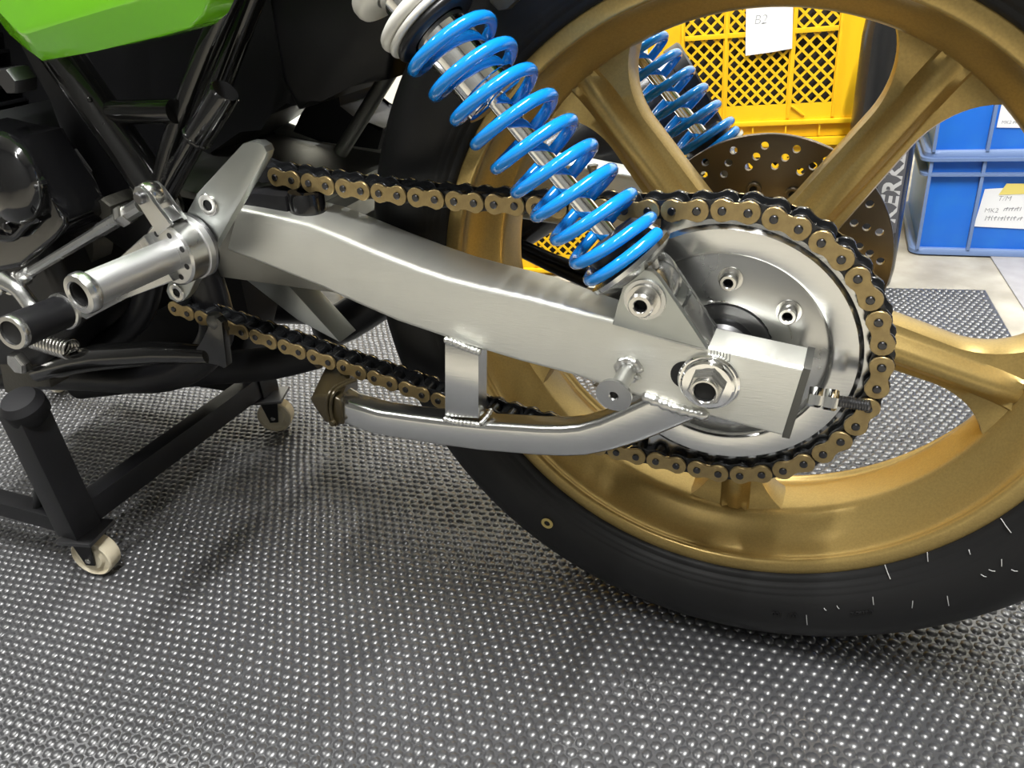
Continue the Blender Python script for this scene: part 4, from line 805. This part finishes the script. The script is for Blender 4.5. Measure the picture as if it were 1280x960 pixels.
def yellow_crate(loc, rz, W, D, Hc, label, bays, foot=0.05, zmid=None):
    """stacking crate with net panels; origin at the left end of its front foot"""
    t = thing('yellow_crate', label, 'crate', loc, rz, 'yellow stacking crates')
    bm = bmesh.new(); tk = 0.004
    zf = foot
    # walls: left, right, back, floor
    box(bm, 0, tk, 0.004, D, zf, Hc - 0.012, 0.001); box(bm, W - tk, W, 0.004, D, zf, Hc - 0.012, 0.001); box(bm, 0, W, D - tk, D, zf, Hc - 0.012, 0.001); box(bm, 0, W, 0.0, D, zf - 0.004, zf, 0.001)
    # front frame: posts and rails around the bays
    xs = bays; z0, z1 = zf + 0.024, Hc - 0.035
    box(bm, 0, xs[0][0], 0, tk, zf, Hc - 0.012); box(bm, xs[-1][1], W, 0, tk, zf, Hc - 0.012)
    for a, b in zip(xs[:-1], xs[1:]): box(bm, a[1], b[0], 0, tk, zf, Hc - 0.012)
    for a, b in xs: box(bm, a, b, 0, tk, zf, z0); box(bm, a, b, 0, tk, z1, Hc - 0.012)
    body = obj('crate_body', bm, 'yellow_plastic', t)
    zm = zmid or z0 + (z1 - z0) * 0.66
    bm = bmesh.new(); box(bm, xs[0][0], xs[-1][1], -0.004, 0.003, zm - 0.004, zm + 0.004, 0.0006); obj('cross_rib', bm, 'yellow_plastic', t)
    for a, b in xs:
        for za, zb in ((z0, zm - 0.004), (zm + 0.004, z1)):
            bm = bmesh.new(); lattice(bm, a, b, za, zb, 0.0015, max(3, round((b - a) / 0.0215))); obj('net_panel', bm, 'yellow_plastic', t)
    for a, b in zip(xs[:-1], xs[1:]):
        xm = (a[1] + b[0]) / 2; bm = bmesh.new(); box(bm, xm - 0.0025, xm + 0.0025, -0.005, 0.001, zf, Hc - 0.012, 0.0006); obj('post_rib', bm, 'yellow_plastic', t)
    for xm in (0.004, xs[0][0] - 0.004, xs[-1][1] + 0.004, W - 0.004):
        bm = bmesh.new(); box(bm, xm - 0.0025, xm + 0.0025, -0.006, 0.001, zf, Hc - 0.012, 0.0006); obj('post_rib', bm, 'yellow_plastic', t)
    # ledge, skirt and its gussets, top rim
    bm = bmesh.new(); box(bm, -0.006, W + 0.006, -0.008, D + 0.004, zf - 0.012, zf - 0.004, 0.002); obj('ledge', bm, 'yellow_plastic', t)
    bm = bmesh.new(); box(bm, 0.006, W - 0.006, 0.004, D - 0.004, 0, zf - 0.012, 0.002); obj('foot_skirt', bm, 'yellow_plastic', t)
    for k in range(7):
        xk = 0.02 + (W - 0.04) * k / 6; bm = bmesh.new(); box(bm, xk - 0.0015, xk + 0.0015, -0.005, 0.005, 0.003, zf - 0.012); obj('skirt_rib', bm, 'yellow_plastic', t)
    bm = bmesh.new()
    for a in ((-0.006, W + 0.006, -0.008, 0.004), (-0.006, W + 0.006, D - 0.004, D + 0.006), (-0.006, 0.004, -0.008, D + 0.006), (W - 0.004, W + 0.006, -0.008, D + 0.006)): box(bm, *a, Hc - 0.014, Hc, 0.001)
    obj('top_rim', bm, 'yellow_plastic', t)
    xa, xb = xs[-1][1] - 0.005, W - 0.03
    bm = bmesh.new(); prism(bm, [(xs[1][1] + 0.01 if len(xs) > 2 else xa - 0.05, z0 - 0.004), (xs[1][1] + 0.03 if len(xs) > 2 else xa - 0.03, zf + 0.004), (xs[1][1] + 0.034 if len(xs) > 2 else xa - 0.026, zf + 0.004), (xs[1][1] + 0.014 if len(xs) > 2 else xa - 0.046, z0 - 0.004)], -0.005, 0.001); obj('slant_rib', bm, 'yellow_plastic', t)
    bm = bmesh.new(); box(bm, 0.012, W - 0.012, 0.020, D - 0.012, zf + 0.002, Hc - 0.05, 0.004); obj('shade_block', bm, 'crate_shade', t)  # dark block added so the net holes look shaded inside
    return t
ybase = 0.962
def on_row(x): return Vector((x, ybase + (x - 0.065) * math.tan(MA), 0))
BAYS = [(0.068, 0.136), (0.146, 0.250), (0.260, 0.328)]
W1 = 0.390; o1 = Vector((0.065, ybase, 0)) - ux * W1
lowc = yellow_crate((o1.x, o1.y, -0.0082), MA, W1, 0.42, 0.2425, 'yellow net crate at the bottom, carrying the crate with the paper note', BAYS)
upc = yellow_crate((o1.x, o1.y, 0.2345), MA, W1, 0.42, 0.34, 'yellow net crate with a white paper note marked B2', [(0.068, 0.136), (0.146, 0.250), (0.260, 0.328)], foot=0.036, zmid=0.1825)
# paper note on the upper crate
def crate_local(o, u, v):
    """photo pixel -> local (x,z) on the front face of a crate standing askew"""
    d = RIGHT * ((u - 640) / FPX) + DOWN * ((v - 480) / FPX) + FWD; nrm = uy; oo = Vector(o)
    s = (oo - CAM).dot(nrm) / d.dot(nrm); q = CAM + d * s - oo; return q.dot(ux), q.z
pn = [crate_local(upc.location, u, v) for u, v in ((933, -14), (992, -16), (990, 60), (962, 65), (932, 69))]
bm = bmesh.new(); prism(bm, pn, -0.0072, -0.0066); note = obj('paper_note', bm, 'paper', upc); note['label'] = 'white paper note with B2 written on it'
c = crate_local(upc.location, 942, 30); text_mesh('handwriting', 'B2', 0.0215, (c[0], -0.0074, c[1]), (1, 0, 0), (0, 0, 1), 'ink', note, 0.0001, -0.0006, 0.15)
# another pair of yellow crates further along the row
o2 = P(690, 345, z=-0.006); o2 = o2 + ux * 0.16 + uy * 0.01 - ux * 0.52
c3 = yellow_crate((o2.x, o2.y, -0.0082), MA, 0.52, 0.40, 0.29, 'yellow net crate standing on the concrete behind the tyre, beside the stacked pair', [(0.06, 0.19), (0.20, 0.32), (0.33, 0.46)], foot=0.020)
c4 = yellow_crate((o2.x + 0.14, o2.y + 0.02, 0.2822), MA, 0.36, 0.38, 0.26, 'yellow net crate on top of the crate behind the tyre', [(0.06, 0.12), (0.13, 0.23), (0.24, 0.30)])

def blue_crate(loc, rz, W, D, Hc, label, ribs):
    t = thing('blue_crate', label, 'crate', loc, rz, 'blue stacking crates')
    bm = bmesh.new(); tk = 0.004; zr = Hc - 0.030
    box(bm, 0.004, W - 0.004, 0, D, 0.006, 0.012); box(bm, 0.004, W - 0.004, 0, tk, 0.006, Hc, 0.001); box(bm, 0.004, W - 0.004, D - tk, D, 0.006, Hc, 0.001); box(bm, 0.004, 0.008, 0, D, 0.006, Hc, 0.001); box(bm, W - 0.008, W - 0.004, 0, D, 0.006, Hc, 0.001)
    obj('crate_body', bm, 'blue_plastic', t)
    for z0, z1, e in ((Hc - 0.006, Hc, 0.015), (zr - 0.004, zr + 0.001, 0.012)):
        bm = bmesh.new(); pts = rrect((W + 2 * e) / 2, (D + 2 * e) / 2, 0.022, 5); inn = rrect(W / 2 - 0.003, D / 2 - 0.003, 0.01, 5); n = len(pts)
        vo = [[bm.verts.new((W / 2 + x, D / 2 + y, z)) for x, y in pp_] for z in (z0, z1) for pp_ in (pts, inn)]
        for k in range(n):
            k2 = (k + 1) % n
            bm.faces.new((vo[0][k], vo[0][k2], vo[2][k2], vo[2][k])); bm.faces.new((vo[2][k], vo[2][k2], vo[3][k2], vo[3][k])); bm.faces.new((vo[3][k], vo[3][k2], vo[1][k2], vo[1][k])); bm.faces.new((vo[1][k], vo[1][k2], vo[0][k2], vo[0][k]))
        obj('rim', bm, 'blue_edge', t, 30)
    bm = bmesh.new(); pts = rrect(W / 2 + 0.010, D / 2 + 0.010, 0.025, 5); n = len(pts)
    a = [bm.verts.new((W / 2 + x, D / 2 + y, 0.0)) for x, y in pts]; b = [bm.verts.new((W / 2 + x, D / 2 + y, 0.0075)) for x, y in pts]; c2 = [bm.verts.new((W / 2 + x * 0.985, D / 2 + y * 0.985, 0.012)) for x, y in pts]
    for R0, R1 in ((a, b), (b, c2)):
        for k in range(n): bm.faces.new((R0[k], R0[(k + 1) % n], R1[(k + 1) % n], R1[k]))
    bm.faces.new(a[::-1]); bm.faces.new(c2); obj('base_rim', bm, 'blue_edge', t, 30)
    for x in ribs:
        bm = bmesh.new(); box(bm, x - 0.003, x + 0.003, -0.011, 0.001, 0.010, Hc - 0.004, 0.001); obj('front_rib', bm, 'blue_edge', t)
    return t
b0 = P(1140, 316, z=-0.003); rb = MA * 0.4
b0 = b0 + Vector((0.004, 0.010, 0)); BW = 0.42
crib = [0.004, 0.090, 0.245, BW - 0.006]
bc1 = blue_crate((b0.x, b0.y, -0.0052), rb, BW, 0.30, 0.186, 'blue crate at the bottom of its stack with a taped paper label', crib)
bc2 = blue_crate((b0.x, b0.y, 0.1812), rb, BW, 0.30, 0.186, 'blue crate stacked on top of the crate with the taped label', crib)
bux = Vector((math.cos(rb), math.sin(rb), 0)); buy = Vector((-math.sin(rb), math.cos(rb), 0))
def blue_local(o, u, v):
    d = RIGHT * ((u - 640) / FPX) + DOWN * ((v - 480) / FPX) + FWD; oo = Vector(o)
    s = (oo - CAM).dot(buy) / d.dot(buy); q = CAM + d * s - oo; return q.dot(bux), q.z
lp = [blue_local(bc1.location, u, v) for u, v in ((1217, 282.5), (1231, 236), (1285, 233), (1300, 240), (1300, 288), (1285, 286))]
bm = bmesh.new(); prism(bm, lp, -0.0022, -0.0014); lab = obj('paper_label', bm, 'paper', bc1); lab['label'] = 'white paper label with pencilled writing'
tp_ = [blue_local(bc1.location, u, v) for u, v in ((1248, 243), (1258, 229), (1305, 229), (1305, 241))]
bm = bmesh.new(); prism(bm, tp_, -0.0030, -0.0022); obj('masking_tape', bm, 'tape', bc1)
def scribble(name, o, u, v, w_, h_, n, parent, y):
    r_ = random.Random(n * 13 + int(u)); bm = bmesh.new()
    for k in range(n):
        x0, z0 = blue_local(o, u + w_ * k / n, v); x1, z1 = blue_local(o, u + w_ * (k + 0.55) / n, v - h_ * (0.5 + 0.5 * r_.random()))
        A = Vector((x0, y, z0)); B = Vector((x1, y, z1)); tube(bm, [A, A.lerp(B, 0.5) + Vector((0.002 * (r_.random() - 0.5), 0, 0.001)), B], 0.00055, 5)
        if k % 2: C2 = Vector((x1 - 0.004, y, (z0 + z1) / 2 + 0.001)); tube(bm, [C2, C2 + Vector((0.006, 0, 0.001))], 0.00055, 5)
    return obj(name, bm, 'ink', parent)
bx_, bz_ = blue_local(bc1.location, 1246, 250.5); text_mesh('handwriting', 'T/M', 0.0130, (bx_, -0.0024, bz_), bux.normalized() * 0 + Vector((1, 0, 0)), (0, 0, 1), 'ink', lab, 0.0001, -0.0002, 0.2)
bx_, bz_ = blue_local(bc1.location, 1229.5, 265); text_mesh('handwriting', 'MK2', 0.0120, (bx_, -0.0024, bz_), (1, 0, 0), (0, 0, 1), 'ink', lab, 0.0001, -0.0002, 0.1)
scribble('handwriting', bc1.location, 1254, 263, 24, 6, 7, lab, -0.0024); scribble('handwriting', bc1.location, 1231, 275, 48, 6, 12, lab, -0.0024)
lp = [blue_local(bc2.location, u, v) for u, v in ((1245.5, 159), (1253, 124), (1256, 100), (1310, 98), (1310, 160))]
bm = bmesh.new(); prism(bm, lp, -0.0022, -0.0014); lab2 = obj('paper_label', bm, 'paper', bc2)
bx_, bz_ = blue_local(bc2.location, 1251, 154.5); text_mesh('handwriting', 'MK2', 0.0080, (bx_, -0.0024, bz_), (1, 0, 0), (0, 0, 1), 'ink', lab2, 0.0001, -0.0001, 0.1)
scribble('handwriting', bc2.location, 1266, 154, 20, 4, 6, lab2, -0.0024)

# ------------------------------------------------------------------ silencer standing between the crates
q = P(1118, 337, z=-0.006)
sx = thing('spare_silencer', 'black spare silencer standing upright between the yellow and blue crates', 'silencer', (0.0905, 0.866, -0.0084))
tilt = Vector((0.012, 0.0, 1.0)).normalized(); SR = 0.052
bm = bmesh.new(); lathe(bm, [(0, 0), (0.046, 0), (0.049, 0.004), (SR, 0.03), (SR, 0.42), (0.049, 0.45), (0.030, 0.46), (0.028, 0.44), (0, 0.44)], (0, 0, 0), tilt, 48); obj('silencer_can', bm, 'muffler_black', sx, 40)
# riveted name plate curved round the can, letters reading upward
pd = math.radians(-62)                                     # direction the plate faces
def on_can(a, h, r): return Vector((r * math.cos(a), r * math.sin(a), 0)) + tilt * h
bm = bmesh.new(); rows = []
for r in (SR + 0.0004, SR + 0.0016):
    rows.append([[bm.verts.new(on_can(pd + (k / 10 - 0.5) * 0.86, h, r)) for k in range(11)] for h in (0.105, 0.285)])
for k in range(10):
    bm.faces.new((rows[1][0][k], rows[1][0][k + 1], rows[1][1][k + 1], rows[1][1][k])); bm.faces.new((rows[0][1][k], rows[0][1][k + 1], rows[0][0][k + 1], rows[0][0][k]))
    for j in (0, 1): bm.faces.new((rows[0][j][k], rows[0][j][k + 1], rows[1][j][k + 1], rows[1][j][k]))
for k in (0, 10): bm.faces.new((rows[0][0][k], rows[0][1][k], rows[1][1][k], rows[1][0][k]))
npl = obj('name_plate', bm, 'plate_dark', sx); npl['label'] = 'riveted dark name plate with silver letters reading upward'
kt = text_mesh('plate_letters', 'KERKER', 0.043, (0, 0, 0), (1, 0, 0), (0, 1, 0), 'plate_grey', npl, 0.0004, 0.0012, 0.25)
me = kt.data; xs_ = [v.co.x for v in me.vertices]; xl = max(xs_)
for v in me.vertices:
    h = 0.122 + v.co.x / xl * 0.150; a = pd - (v.co.y - 0.0155) / SR; v.co = on_can(a, h, SR + 0.0018 + v.co.z)
for hh in (0.112, 0.279):
    for aa in (0.33, ): 
        bm = bmesh.new(); o = on_can(pd + 0.0, hh, SR + 0.0012); lathe(bm, [(0, 0), (0.0042, 0), (0.003, 0.0018), (0, 0.0022)], o, (math.cos(pd), math.sin(pd), 0), 14); obj('rivet', bm, 'plate_grey', npl)
